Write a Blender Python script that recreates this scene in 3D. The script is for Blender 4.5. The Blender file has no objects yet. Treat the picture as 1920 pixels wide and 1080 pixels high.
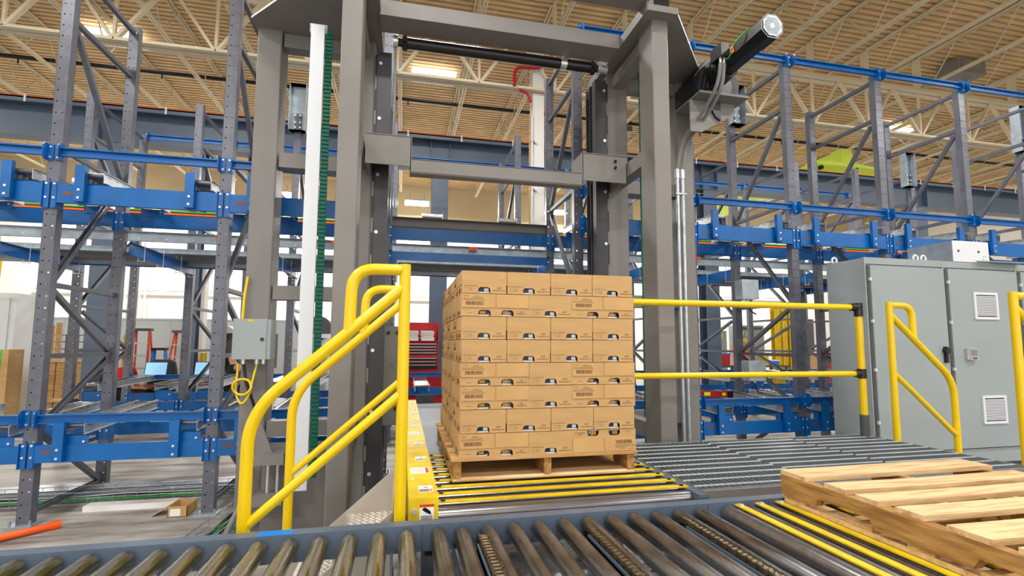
import bpy, math, random
from mathutils import Vector, Matrix
random.seed(7)
sc = bpy.context.scene
COL = sc.collection
PI = math.pi

# ---------------------------------------------------------------- camera
cam_d = bpy.data.cameras.new('camera')
cam = bpy.data.objects.new('camera', cam_d)
COL.objects.link(cam)
F = 919.81
cam_d.sensor_width = 36.0
cam_d.lens = F * 36.0 / 1920.0
cam_d.shift_y = 23.67 / 1920.0
cam_d.clip_start = 0.05
cam_d.clip_end = 200
ya, pi_, ro = math.radians(12.5275), math.radians(5.0467), math.radians(0.2276)
fw = Vector((math.sin(ya) * math.cos(pi_), math.cos(ya) * math.cos(pi_), math.sin(pi_)))
rt = Vector((math.cos(ya), -math.sin(ya), 0))
up = rt.cross(fw)
rt2 = rt * math.cos(ro) + up * math.sin(ro)
up2 = up * math.cos(ro) - rt * math.sin(ro)
cam.matrix_world = Matrix(((rt2.x, up2.x, -fw.x, 0), (rt2.y, up2.y, -fw.y, 0), (rt2.z, up2.z, -fw.z, 1.5), (0, 0, 0, 1)))
sc.camera = cam

# ---------------------------------------------------------------- world, lights, exposure
world = bpy.data.worlds.new('world')
sc.world = world
world.use_nodes = True
world.node_tree.nodes['Background'].inputs[0].default_value = (0.85, 0.92, 1.0, 1)
world.node_tree.nodes['Background'].inputs[1].default_value = 1.0
sc.view_settings.view_transform = 'Standard'
sc.view_settings.look = 'None'
sc.view_settings.gamma = 1.0
sc.view_settings.use_curve_mapping = False
sc.view_settings.exposure = -0.25

def area_light(x, y, z, sx, sy, power, col=(1, 0.985, 0.955)):
    d = bpy.data.lights.new('high_bay_or_fill_light', 'AREA')
    d.shape = 'RECTANGLE'; d.size = sx; d.size_y = sy; d.energy = power; d.color = col
    o = bpy.data.objects.new('high_bay_or_fill_light', d)
    o.location = (x, y, z)
    COL.objects.link(o)
    return o
LAMPS = []
for lx in (-11.5, -5.0, 0.47, 6.7, 12.9, 19.5):
    for ly in (-5.5, 0.2, 6.2, 20.9):
        LAMPS.append((lx, ly))  # rightmost pair of the far row is added fill for the back wall
for lx, ly in LAMPS:
    area_light(lx, ly, 7.40, 1.2, 0.4, 600 if ly > 15 else 260)
# added fill light behind the camera for the front faces; no opening there
front_fill = area_light(1.0, -8.6, 2.9, 16.0, 5.0, 330, (0.93, 0.97, 1.0))
front_fill.rotation_euler = (math.radians(82), 0, 0)
front_fill.name = 'front_fill_light'

# ---------------------------------------------------------------- materials
def s2l(c):
    return tuple((v / 255 / 12.92) if v / 255 <= 0.04045 else ((v / 255 + 0.055) / 1.055) ** 2.4 for v in c) + (1,)

def mat(name, rgb, rough=0.5, metal=0.0, var=0.0, scale=6.0, stretch=(1, 1, 1), rgb2=None, bump=0.0, bscale=40.0, emit=0.0, detail=4.0, spec=None, thr=(0.35, 0.65), rvar=0.0):
    m = bpy.data.materials.new(name)
    m.use_nodes = True
    nt = m.node_tree
    b = nt.nodes['Principled BSDF']
    c = s2l(rgb)
    b.inputs['Base Color'].default_value = c
    b.inputs['Roughness'].default_value = rough
    b.inputs['Metallic'].default_value = metal
    if spec is not None:
        b.inputs['Specular IOR Level'].default_value = spec
    if emit:
        b.inputs['Emission Color'].default_value = c
        b.inputs['Emission Strength'].default_value = emit
    if var or rgb2 or bump or rvar:
        tc = nt.nodes.new('ShaderNodeTexCoord')
        mp = nt.nodes.new('ShaderNodeMapping')
        mp.inputs['Scale'].default_value = stretch
        nt.links.new(tc.outputs['Object'], mp.inputs['Vector'])
        if var or rgb2 or rvar:
            n = nt.nodes.new('ShaderNodeTexNoise')
            n.inputs['Scale'].default_value = scale
            n.inputs['Detail'].default_value = detail
            nt.links.new(mp.outputs[0], n.inputs['Vector'])
            r = nt.nodes.new('ShaderNodeValToRGB')
            nt.links.new(n.outputs['Fac'], r.inputs[0])
            r.color_ramp.elements[0].position = thr[0]
            r.color_ramp.elements[1].position = thr[1]
            if rgb2:
                r.color_ramp.elements[0].color = s2l(rgb2)
                r.color_ramp.elements[1].color = c
            else:
                r.color_ramp.elements[0].color = tuple(v * (1 - var) for v in c[:3]) + (1,)
                r.color_ramp.elements[1].color = tuple(min(1, v * (1 + var)) for v in c[:3]) + (1,)
            nt.links.new(r.outputs[0], b.inputs['Base Color'])
            if rvar:
                mr = nt.nodes.new('ShaderNodeMapRange')
                mr.inputs['To Min'].default_value = max(0.02, rough - rvar)
                mr.inputs['To Max'].default_value = min(1, rough + rvar)
                nt.links.new(n.outputs['Fac'], mr.inputs['Value'])
                nt.links.new(mr.outputs[0], b.inputs['Roughness'])
        if bump:
            n2 = nt.nodes.new('ShaderNodeTexNoise')
            n2.inputs['Scale'].default_value = bscale
            nt.links.new(mp.outputs[0], n2.inputs['Vector'])
            bm = nt.nodes.new('ShaderNodeBump')
            bm.inputs['Strength'].default_value = bump
            bm.inputs['Distance'].default_value = 0.01
            nt.links.new(n2.outputs['Fac'], bm.inputs['Height'])
            nt.links.new(bm.outputs[0], b.inputs['Normal'])
    return m

M = {}
M['upright'] = mat('powder_grey_steel', (104, 107, 119), 0.28, 0.15, 0.12, 9, bump=0.08, bscale=120)
M['brace'] = mat('dark_grey_steel', (90, 94, 106), 0.32, 0.0, 0.10, 9)
M['blue'] = mat('blue_rack_paint', (0, 98, 174), 0.30, 0.0, 0.10, 5, bump=0.05, bscale=150)
M['galv'] = mat('galvanised_steel', (196, 203, 208), 0.34, 0.75, 0.12, 14, rvar=0.1)
M['galvflat'] = mat('galvanised_sheet', (170, 182, 192), 0.45, 0.55, 0.12, 10)
M['portal'] = mat('grey_primer_steel', (124, 121, 118), 0.46, 0.0, 0.05, 3)
M['portal_dark'] = mat('dark_guide_steel', (66, 66, 70), 0.4, 0.2, 0.08, 6)
M['yellow'] = mat('safety_yellow_paint', (234, 198, 4), 0.26, 0.0, 0.03, 4)
M['yellow2'] = mat('safety_yellow_worn', (222, 190, 6), 0.5, 0.0, 0.12, 12)
M['card'] = mat('corrugated_cardboard', (194, 156, 105), 0.85, 0.0, 0.07, 4, stretch=(1, 1, 6))
M['card2'] = mat('corrugated_cardboard_light', (199, 159, 105), 0.85, 0.0, 0.06, 6)
M['ink'] = mat('brown_black_ink', (104, 78, 52), 0.9)
M['contents'] = mat('packed_trays', (20, 28, 48), 0.35, 0, 0, 26, rgb2=(200, 200, 198), thr=(0.34, 0.40))
M['amber'] = mat('amber_tray', (196, 142, 30), 0.4)
M['white'] = mat('white_plastic', (218, 222, 228), 0.5)
M['wood'] = mat('pine_boards', (206, 168, 114), 0.75, 0, 0, 5, stretch=(0.6, 6, 6), rgb2=(178, 134, 80), bump=0.2, bscale=30)
M['woodlight'] = mat('pale_pine', (222, 190, 142), 0.75, 0, 0, 4, stretch=(1, 9, 9), rgb2=(186, 146, 98), bump=0.2, bscale=30, thr=(0.3, 0.55))
M['wooddark'] = mat('stringer_wood', (186, 142, 80), 0.75, 0, 0, 7, stretch=(6, 0.8, 6), rgb2=(140, 98, 46), bump=0.2, bscale=40)
M['roller'] = mat('worn_bare_steel_roller', (152, 156, 162), 0.27, 0.85, 0, 5, stretch=(3, 0.9, 3), rgb2=(94, 88, 84), rvar=0.10)
M['roller_y'] = mat('scuffed_steel_roller', (158, 154, 148), 0.27, 0.8, 0, 7, stretch=(5, 0.7, 5), rgb2=(118, 110, 66), rvar=0.1, thr=(0.4, 0.5))
M['roller_s'] = mat('bright_steel_roller', (128, 126, 128), 0.26, 0.75, 0.12, 6, stretch=(1, 6, 6))
M['roller_z'] = mat('zinc_plated_roller', (140, 144, 150), 0.5, 0.35, 0.05, 6)
M['rail'] = mat('blue_grey_conveyor_paint', (84, 98, 116), 0.32, 0.0, 0.06, 4)
M['chain'] = mat('oiled_chain', (112, 100, 78), 0.34, 0.8, 0.2, 30)
M['black'] = mat('black_paint', (22, 22, 25), 0.3)
M['blackm'] = mat('black_rubber', (26, 26, 28), 0.6)
M['bolt'] = mat('zinc_bolt', (232, 234, 238), 0.3, 0.6)
M['tread'] = mat('bright_aluminium_tread', (206, 200, 190), 0.3, 0.7, 0.08, 20)
M['alu'] = mat('aluminium_plate', (196, 190, 180), 0.42, 0.45, 0.04, 5)
M['cab'] = mat('cabinet_grey', (150, 160, 163), 0.42, 0.0, 0.03, 2)
M['cabdark'] = mat('gasket_dark_grey', (82, 82, 84), 0.6)
M['beltgreen'] = mat('green_toothed_belt', (0, 104, 84), 0.5)
M['greencrane'] = mat('lime_crane_paint', (222, 245, 90), 0.4)
M['craneb'] = mat('crane_beam_blue_grey', (88, 104, 124), 0.42, 0, 0.06, 2)
M['joist'] = mat('cream_joist_paint', (222, 210, 182), 0.5)
M['orange'] = mat('orange_plastic', (255, 98, 22), 0.5)
M['red'] = mat('red_enamel', (184, 20, 28), 0.35)
M['redcloth'] = mat('red_cloth', (205, 22, 36), 0.9)
M['blackcloth'] = mat('black_cloth', (30, 30, 34), 0.9)
M['skin'] = mat('skin', (214, 158, 128), 0.6)
M['hair'] = mat('brown_hair', (150, 112, 70), 0.8)
M['leather'] = mat('black_leather', (44, 46, 52), 0.42)
M['screen'] = mat('lit_screen', (150, 205, 240), 0.4, emit=0.6)
M['ladder'] = mat('orange_fibreglass', (214, 76, 36), 0.5)
M['bluebright'] = mat('bright_blue_plastic', (0, 120, 215), 0.4)
M['greenw'] = mat('green_wire', (30, 190, 50), 0.4)
M['tape'] = mat('blue_masking_tape', (0, 122, 205), 0.7)
M['paper'] = mat('white_paper', (240, 240, 236), 0.8)
M['cream'] = mat('cream_wall_panel', (222, 228, 230), 0.6)
M['silver'] = mat('brushed_silver', (205, 208, 212), 0.3, 0.8)
M['column_white'] = mat('white_column_paint', (228, 226, 220), 0.55)
M['label_lime'] = mat('lime_label', (200, 235, 20), 0.6)
M['clearbag'] = mat('clear_plastic_bag', (220, 226, 232), 0.2)
M['brownmark'] = mat('bronze_label', (130, 70, 40), 0.5)
M['conduit'] = mat('grey_flex_conduit', (128, 128, 126), 0.45)
M['emitlamp'] = mat('lamp_glow', (255, 250, 240), 0.5, emit=30.0)
M['rod'] = mat('bright_twisted_rod', (216, 222, 228), 0.3, 0.3)
M['bar'] = mat('galvanised_bar_aged', (128, 138, 144), 0.38, 0.4, 0.1, 12)
M['skylight'] = mat('skylight_glow', (245, 250, 255), 0.5, emit=3.2)

def floor_material():
    m = bpy.data.materials.new('worn_concrete'); m.use_nodes = True
    nt = m.node_tree; b = nt.nodes['Principled BSDF']
    tc = nt.nodes.new('ShaderNodeTexCoord')
    mp = nt.nodes.new('ShaderNodeMapping'); mp.inputs['Scale'].default_value = (0.35, 1.9, 1)
    mp.inputs['Rotation'].default_value = (0, 0, 0.16)
    n = nt.nodes.new('ShaderNodeTexNoise'); n.inputs['Scale'].default_value = 2.2; n.inputs['Detail'].default_value = 9; n.inputs['Roughness'].default_value = 0.65
    r = nt.nodes.new('ShaderNodeValToRGB')
    r.color_ramp.elements[0].position = 0.36; r.color_ramp.elements[0].color = s2l((104, 95, 88))
    r.color_ramp.elements[1].position = 0.56; r.color_ramp.elements[1].color = s2l((178, 173, 167))
    n2 = nt.nodes.new('ShaderNodeTexNoise'); n2.inputs['Scale'].default_value = 60; n2.inputs['Detail'].default_value = 3
    mx = nt.nodes.new('ShaderNodeMixRGB'); mx.blend_type = 'MULTIPLY'; mx.inputs[0].default_value = 0.25
    nt.links.new(tc.outputs['Object'], mp.inputs[0]); nt.links.new(mp.outputs[0], n.inputs['Vector'])
    nt.links.new(tc.outputs['Object'], n2.inputs['Vector'])
    nt.links.new(n.outputs['Fac'], r.inputs[0]); nt.links.new(r.outputs[0], mx.inputs[1]); nt.links.new(n2.outputs['Fac'], mx.inputs[2])
    nt.links.new(mx.outputs[0], b.inputs['Base Color']); b.inputs['Roughness'].default_value = 0.55
    return m
M['floor'] = floor_material()

def deck_material():
    m = mat('painted_roof_deck', (210, 180, 134), 0.7, 0, 0.10, 1.5, detail=6)
    return m
M['deck'] = deck_material()

def block_wall_material():
    m = bpy.data.materials.new('painted_block_wall'); m.use_nodes = True
    nt = m.node_tree; b = nt.nodes['Principled BSDF']
    tc = nt.nodes.new('ShaderNodeTexCoord')
    sx = nt.nodes.new('ShaderNodeSeparateXYZ'); nt.links.new(tc.outputs['Object'], sx.inputs[0])
    ad = nt.nodes.new('ShaderNodeMath'); ad.operation = 'ADD'
    nt.links.new(sx.outputs['X'], ad.inputs[0]); nt.links.new(sx.outputs['Y'], ad.inputs[1])
    cb = nt.nodes.new('ShaderNodeCombineXYZ'); nt.links.new(ad.outputs[0], cb.inputs['X']); nt.links.new(sx.outputs['Z'], cb.inputs['Y'])
    br = nt.nodes.new('ShaderNodeTexBrick')
    br.inputs['Scale'].default_value = 1.0
    br.inputs['Brick Width'].default_value = 0.4; br.inputs['Row Height'].default_value = 0.2
    br.inputs['Mortar Size'].default_value = 0.006
    br.inputs['Color1'].default_value = s2l((250, 249, 246)); br.inputs['Color2'].default_value = s2l((248, 247, 243)); br.inputs['Mortar'].default_value = s2l((240, 238, 232))
    nt.links.new(cb.outputs[0], br.inputs['Vector'])
    nt.links.new(br.outputs['Color'], b.inputs['Base Color'])
    b.inputs['Roughness'].default_value = 0.7
    return m
M['wall'] = block_wall_material()
M['wallup'] = mat('upper_wall_shade_tint', (208, 194, 160), 0.7, 0, 0.04, 1)  # dim beige light on the white upper wall, put into its colour

# ---------------------------------------------------------------- mesh building helpers
class MB:
    def __init__(s):
        s.v = []; s.f = []; s.m = []; s.smooth = []
    def add(s, vs, fs, mi=0, sm=False):
        b = len(s.v)
        s.v += [tuple(v) for v in vs]
        s.f += [tuple(i + b for i in f) for f in fs]
        s.m += [mi] * len(fs); s.smooth += [sm] * len(fs)
        return s
    def box(s, x0, x1, y0, y1, z0, z1, mi=0):
        vs = [(x0, y0, z0), (x1, y0, z0), (x1, y1, z0), (x0, y1, z0), (x0, y0, z1), (x1, y0, z1), (x1, y1, z1), (x0, y1, z1)]
        return s.add(vs, [(0, 3, 2, 1), (4, 5, 6, 7), (0, 1, 5, 4), (1, 2, 6, 5), (2, 3, 7, 6), (3, 0, 4, 7)], mi)
    def ext(s, prof, p0, p1, upv=(0, 0, 1), mi=0, sm=False, caps=True):
        p0 = Vector(p0); p1 = Vector(p1); d = (p1 - p0).normalized(); u = Vector(upv)
        if abs(d.dot(u)) > 0.99: u = Vector((0, -1, 0))
        side = d.cross(u).normalized(); u2 = side.cross(d).normalized()
        n = len(prof)
        vs = [p0 + side * a + u2 * b for a, b in prof] + [p1 + side * a + u2 * b for a, b in prof]
        fs = [(i, (i + 1) % n, n + (i + 1) % n, n + i) for i in range(n)]
        s.add(vs, fs, mi, sm)
        if caps:
            s.add(vs, [tuple(range(n - 1, -1, -1)), tuple(range(n, 2 * n))], mi)
        return s
    def bar(s, p0, p1, w, h, upv=(0, 0, 1), mi=0):
        return s.ext([(-w / 2, -h / 2), (w / 2, -h / 2), (w / 2, h / 2), (-w / 2, h / 2)], p0, p1, upv, mi)
    def cyl(s, p0, p1, r, n=16, mi=0, upv=(0, 0, 1), r2=None):
        if r2 is None:
            return s.ext([(r * math.cos(2 * PI * i / n), r * math.sin(2 * PI * i / n)) for i in range(n)], p0, p1, upv, mi, True)
        p0 = Vector(p0); p1 = Vector(p1); d = (p1 - p0).normalized(); u = Vector(upv)
        if abs(d.dot(u)) > 0.99: u = Vector((0, -1, 0))
        side = d.cross(u).normalized(); u2 = side.cross(d)
        vs = []
        for p, rr in ((p0, r), (p1, r2)):
            vs += [p + (side * math.cos(2 * PI * i / n) + u2 * math.sin(2 * PI * i / n)) * rr for i in range(n)]
        s.add(vs, [(i, (i + 1) % n, n + (i + 1) % n, n + i) for i in range(n)], mi, True)
        return s.add(vs, [tuple(range(n - 1, -1, -1)), tuple(range(n, 2 * n))], mi)
    def tube(s, pts, r, n=10, mi=0, closed=False):
        pts = [Vector(p) for p in pts]
        if not closed:
            T = [(pts[min(i + 1, len(pts) - 1)] - pts[max(i - 1, 0)]).normalized() for i in range(len(pts))]
        else:
            T = [(pts[(i + 1) % len(pts)] - pts[i - 1]).normalized() for i in range(len(pts))]
        ref = Vector((0, 0, 1)) if abs(T[0].z) < 0.9 else Vector((0, 1, 0))
        nrm = T[0].cross(ref).normalized(); vs = []
        for i, p in enumerate(pts):
            nrm = (nrm - T[i] * nrm.dot(T[i])).normalized(); bn = T[i].cross(nrm)
            vs += [p + (nrm * math.cos(2 * PI * k / n) + bn * math.sin(2 * PI * k / n)) * r for k in range(n)]
        fs = []
        m = len(pts); rng = range(m if closed else m - 1)
        for i in rng:
            j = (i + 1) % m
            for k in range(n):
                fs.append((i * n + k, j * n + k, j * n + (k + 1) % n, i * n + (k + 1) % n))
        s.add(vs, fs, mi, True)
        if not closed:
            s.add(vs, [tuple(range(n)), tuple(range((m - 1) * n + n - 1, (m - 1) * n - 1, -1))], mi)
        return s
    def prism(s, poly, o, u, v, th, mi=0):
        """2-D outline poly in plane (u,v) at origin o, given thickness th along u x v"""
        o = Vector(o); u = Vector(u); v = Vector(v); n = u.cross(v).normalized()
        k = len(poly)
        vs = [o + u * a + v * b for a, b in poly] + [o + u * a + v * b + n * th for a, b in poly]
        fs = [(i, (i + 1) % k, k + (i + 1) % k, k + i) for i in range(k)] + [tuple(range(k - 1, -1, -1)), tuple(range(k, 2 * k))]
        return s.add(vs, fs, mi)
    def mesh(s, name, mats, origin=(0, 0, 0)):
        me = bpy.data.meshes.new(name)
        ox, oy, oz = origin
        me.from_pydata([(x - ox, y - oy, z - oz) for x, y, z in s.v], [], s.f)
        for m in (mats if isinstance(mats, (list, tuple)) else [mats]): me.materials.append(m)
        me.polygons.foreach_set('material_index', s.m)
        me.polygons.foreach_set('use_smooth', s.smooth)
        me.update()
        return me

def P_rect(w, h): return [(-w / 2, -h / 2), (w / 2, -h / 2), (w / 2, h / 2), (-w / 2, h / 2)]
def P_C(w, h, t=0.004, side=1):
    """channel: web vertical (height h) at a=0, flanges to a=w*side"""
    a = [(0, -h / 2), (w, -h / 2), (w, -h / 2 + t), (t, -h / 2 + t), (t, h / 2 - t), (w, h / 2 - t), (w, h / 2), (0, h / 2)]
    return [(x * side, y) for x, y in (a if side > 0 else a[::-1])]
def P_I(w, h, t=0.008, tw=0.006):
    return [(-w/2, -h/2), (w/2, -h/2), (w/2, -h/2+t), (tw/2, -h/2+t), (tw/2, h/2-t), (w/2, h/2-t), (w/2, h/2), (-w/2, h/2), (-w/2, h/2-t), (-tw/2, h/2-t), (-tw/2, -h/2+t), (-w/2, -h/2+t)]
def P_L(w, h, t=0.005):
    return [(0, 0), (w, 0), (w, t), (t, t), (t, h), (0, h)]
def P_Z(h, t=0.006, w=0.03):   # rolled tie rail: C with return lips, open side towards -a
    return [(0, -h/2), (w, -h/2), (w, -h/2+t), (t, -h/2+t), (t, h/2-t), (w, h/2-t), (w, h/2), (0, h/2)]

ORG = {}
def thing(name, label, cat, loc=(0, 0, 0), group=None, kind=None):
    o = bpy.data.objects.new(name, None)
    o.empty_display_size = 0.1
    o.location = loc; COL.objects.link(o); ORG[o.name] = tuple(loc)
    if label: o['label'] = label
    if cat: o['category'] = cat
    if group: o['group'] = group
    if kind: o['kind'] = kind
    return o
def part(name, mb, m, parent, label=None, kind=None):
    org = ORG[parent.name]
    me = mb if isinstance(mb, bpy.types.Mesh) else mb.mesh(name, m, org)
    o = bpy.data.objects.new(name, me); COL.objects.link(o); o.parent = parent; ORG[o.name] = org
    if label: o['label'] = label
    if kind: o['kind'] = kind
    elif name in ('bolt', 'slots', 'hinge', 'knockout', 'levelling_bolt', 'hole', 'screw', 'clip'): o['kind'] = 'stuff'
    return o
def inst(name, me, parent, loc, rotz=0.0, label=None, scale=None):
    """instance of shared mesh; loc in world coordinates"""
    org = ORG[parent.name]
    o = bpy.data.objects.new(name, me); COL.objects.link(o); o.parent = parent
    o.location = (loc[0] - org[0], loc[1] - org[1], loc[2] - org[2]); o.rotation_euler.z = rotz
    if scale: o.scale = scale
    ORG[o.name] = tuple(loc)
    if label: o['label'] = label
    return o
def single(name, mb, m, label, cat, loc=(0, 0, 0), group=None, kind=None):
    me = mb.mesh(name, m, loc)
    o = bpy.data.objects.new(name, me); o.location = loc; COL.objects.link(o); ORG[o.name] = tuple(loc)
    if label: o['label'] = label
    if cat: o['category'] = cat
    if group: o['group'] = group
    if kind: o['kind'] = kind
    return o
def copy_tree(o, parent=None):
    c = o.copy(); COL.objects.link(c)
    if parent: c.parent = parent
    for ch in list(o.children): copy_tree(ch, c)
    return c
def struct(name, mb, m):
    return single(name, mb, m, None, None, kind='structure')
def fillet(pts, r, n=7):
    """round the inner corners of a polyline"""
    pts = [Vector(p) for p in pts]; out = [pts[0]]
    for i in range(1, len(pts) - 1):
        a = (pts[i - 1] - pts[i]).normalized(); b = (pts[i + 1] - pts[i]).normalized()
        rr = min(r, (pts[i - 1] - pts[i]).length * 0.48, (pts[i + 1] - pts[i]).length * 0.48)
        p0 = pts[i] + a * rr; p1 = pts[i] + b * rr
        for k in range(n + 1):
            t = k / n
            out.append(p0 * (1 - t) ** 2 + pts[i] * 2 * t * (1 - t) + p1 * t ** 2)
    out.append(pts[-1]); return out
def text_mesh(s, size, m, align='LEFT', th=0.0003):
    c = bpy.data.curves.new('txt', 'FONT'); c.body = s; c.size = size; c.align_x = align; c.extrude = th; c.resolution_u = 2
    o = bpy.data.objects.new('txt', c)
    me = bpy.data.meshes.new_from_object(o)
    bpy.data.objects.remove(o); bpy.data.curves.remove(c)
    me.materials.clear(); me.materials.append(m)
    return me
def text_into(mb, s, size, o, u, v, mi=0, align='LEFT'):
    me = text_mesh(s, size, M['ink'], align); o = Vector(o); u = Vector(u); v = Vector(v); n = u.cross(v)
    mb.add([o + u * q.co.x + v * q.co.y + n * (q.co.z + 0.0003) for q in me.vertices], [tuple(p.vertices) for p in me.polygons], mi)
    bpy.data.meshes.remove(me)
def bolt_head(mb, p, n, r=0.009, mi=0):
    p = Vector(p); mb.cyl(p, p + Vector(n) * 0.008, r, 8, mi)

# ================================================================ THE SETTING
XL, XR, YF, YB = -17.0, 27.0, -9.0, 22.6
f = MB(); f.box(XL, XR, YF, YB, -0.2, 0.0); struct('floor', f, M['floor'])
f = MB(); f.box(XL, XR, YB, YB + 0.25, 0, 6.9); struct('wall_back', f, M['wall'])
f = MB(); f.box(XL, XR, YB - 0.02, YB + 0.25, 6.7, 8.9); struct('wall_back.001', f, M['wallup'])
f = MB(); f.box(XL - 0.25, XL, YF, YB, 0, 8.9); struct('wall_left', f, M['wall'])
f = MB(); f.box(XR, XR + 0.25, YF, YB, 0, 8.9); struct('wall_right', f, M['wall'])
f = MB(); f.box(XL, XR, YF - 0.25, YF, 0, 8.9); struct('wall_front', f, M['wall'])
# corrugated roof deck: ribs run along X
deck = MB(); pts = []
y = YF; pitch = 0.152
while y < YB + 0.2:
    pts += [(y, 8.76), (y + 0.08, 8.76), (y + 0.097, 8.825), (y + 0.135, 8.825)]; y += pitch
vs = [(XL, a, b) for a, b in pts] + [(XR, a, b) for a, b in pts]; n = len(pts)
deck.add(vs, [(i, i + 1, n + i + 1, n + i) for i in range(n - 1)])
deck.box(XL, XR, YF, YB, 8.9, 9.0)
ceiling = struct('ceiling', deck, M['deck'])
# open web joists along Y
def joist_mesh(y0, y1, zb, zt):
    b = MB()
    for dx in (-0.05, 0.012):
        b.box(dx, dx + 0.038, y0 + 0.25, y1 - 0.25, zb, zb + 0.014)
        b.box(dx if dx < 0 else dx + 0.03, (dx if dx < 0 else dx + 0.03) + 0.008, y0 + 0.25, y1 - 0.25, zb, zb + 0.05)
        b.box(dx, dx + 0.038, y0, y1, zt - 0.012, zt)
        b.box(dx if dx < 0 else dx + 0.03, (dx if dx < 0 else dx + 0.03) + 0.008, y0, y1, zt - 0.05, zt)
    L = (y1 - y0 - 0.5); k = int(round(L / 1.25)); st = L / k
    for i in range(k):
        a = y0 + 0.25 + i * st
        b.cyl((0, a, zb + 0.02), (0, a + st / 2, zt - 0.02), 0.013, 6)
        b.cyl((0, a + st / 2, zt - 0.02), (0, a + st, zb + 0.02), 0.013, 6)
    return b.mesh('roof_joist', M['joist'])
JX = [-0.21 + 1.6 * k for k in range(-10, 17)]
GY = [-2.4, 9.4]
jm = joist_mesh(-2.3, 9.3, 7.9, 8.74)
jm2 = joist_mesh(9.5, 21.1, 7.9, 8.74)
for x in JX:
    inst('roof_joist', jm, ceiling, (x, 0, 0)); inst('roof_joist', jm2, ceiling, (x, 0, 0))
# joist girders along X
def girder(Y):
    b = MB(); zb, zt = 6.68, 7.84
    for s in (-1, 1):
        b.ext([(s * 0.02, 0), (s * 0.115, 0), (s * 0.115, 0.014), (s * 0.032, 0.014), (s * 0.032, 0.1), (s * 0.02, 0.1)][::s], (XL, Y, zb), (XR, Y, zb))
        b.ext([(s * 0.02, 0), (s * 0.13, 0), (s * 0.13, 0.014), (s * 0.034, 0.014), (s * 0.034, 0.14), (s * 0.02, 0.14)][::s], (XL, Y, zt), (XR, Y, zt))
    i = 0
    for x in JX:
        b.bar((x, Y, zb + 0.04), (x + 0.8, Y, zt + 0.05), 0.08, 0.055)
        b.bar((x + 0.8, Y, zt + 0.05), (x + 1.6, Y, zb + 0.04), 0.08, 0.055)
        b.bar((x, Y, zb + 0.04), (x, Y, zt + 0.05), 0.05, 0.05, (0, 1, 0))
        b.box(x - 0.012, x + 0.012, Y - 0.1, Y + 0.1, zt + 0.14, 8.75)
    return b
for Y in GY: part('roof_girder', girder(Y), M['joist'], ceiling)
for Y in (2.0, 6.0, 12.0, 15.5, 18.5):
    b = MB(); b.box(XL, XR, Y, Y + 0.02, 8.0, 8.03); part('joist_bridging', b, M['joist'], ceiling)
for Y, z in ((13.3, 8.2),):
    b = MB(); b.cyl((XL, Y, z), (XR, Y, z), 0.05, 10)
    for i in range(12): b.cyl((XL + 2 + 3 * i, Y, z), (XL + 2 + 3 * i, Y, z - 0.16), 0.018, 6)
    part('sprinkler_pipe', b, M['black'] if Y > 10 else M['joist'], ceiling)
for x0, x1 in ((0.08, 1.23), (-7.35, -6.2), (15.0, 16.4)):
    b = MB(); b.box(x0, x1, 12.35, 13.05, 8.60, 8.62); part('skylight', b, M['skylight'], ceiling)
for (x, y) in ((6.2, 14.1), (13.4, 9.0)):
    b = MB(); b.box(x, x + 0.9, y, y + 0.5, 8.35, 8.7); b.box(x + 0.1, x + 0.8, y - 0.02, y, 8.4, 8.65); part('roof_vent', b, M['conduit'], ceiling)

# white column with pipes
col = thing('building_column', 'tall white steel building column with pipes strapped to it', 'column', (2.64, 9.4, 0))
b = MB(); b.ext(P_I(0.24, 0.24, 0.016, 0.012), (2.64, 9.55, 0), (2.64, 9.55, 7.8)); b.box(2.45, 2.83, 9.35, 9.75, 0, 0.025); part('shaft', b, M['column_white'], col)
for i, (x, r) in enumerate(((2.44, 0.018), (2.49, 0.025))):
    b = MB(); b.cyl((x, 9.38, 0.02), (x, 9.38, 6.2), r, 8)
    for z in (1.8, 3.2, 4.6, 5.6): b.box(x - 0.04, x + 0.1, 9.37, 9.43, z, z + 0.025)
    part('pipe', b, M['white'] if i else M['wood'], col)
b = MB(); b.tube(fillet([(2.10, 9.3, 6.72), (2.10, 9.3, 7.12), (2.6, 9.3, 7.16), (2.76, 9.35, 7.3)], 0.3), 0.035, 8); part('hose', b, M['red'], col, 'red hose looped over the column top')
b = MB(); b.tube(fillet([(2.2, 9.3, 6.64), (2.38, 9.3, 6.6), (2.45, 9.34, 6.42)], 0.1), 0.03, 8); part('hose', b, M['red'], col, 'short red hose below the roof girder')

# high-bay fixtures of the far row, rightmost pair added to brighten the back wall (the nearer rows hang above the picture)
for (lx, lab) in ((-5.0, 'glowing high-bay lamp seen between the left lift columns'), (0.47, 'glowing high-bay lamp seen through the centre of the lift frame'), (6.7, 'glowing high-bay lamp seen just right of the white column'), (12.9, 'added high-bay fill lamp behind the right rack, brightening the back wall'), (-11.5, 'high-bay lamp hung farthest left near the back wall'), (19.5, 'added high-bay fill lamp farthest right, brightening the back wall')):
    ly = 20.9
    t = thing('high_bay_or_fill_lamp', lab, 'lamp', (lx, ly, 7.42))
    part('housing', MB().prism([(-0.5, 0.10), (-0.36, 0.17), (0.36, 0.17), (0.5, 0.10)], (lx, ly + 0.22, 7.42), (1, 0, 0), (0, 0, 1), 0.44), M['white'], t)
    part('diffuser', MB().prism([(-0.5, 0.0), (0.5, 0.0), (0.5, 0.10), (-0.5, 0.10)], (lx, ly + 0.2, 7.41), (1, 0, 0), (0, 0, 1), 0.4), M['emitlamp'], t)
    for q in (-0.3, 0.3): part('cable', MB().cyl((lx + q, ly, 7.59), (lx + q, ly, 7.9), 0.006, 6), M['black'], t)

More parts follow.
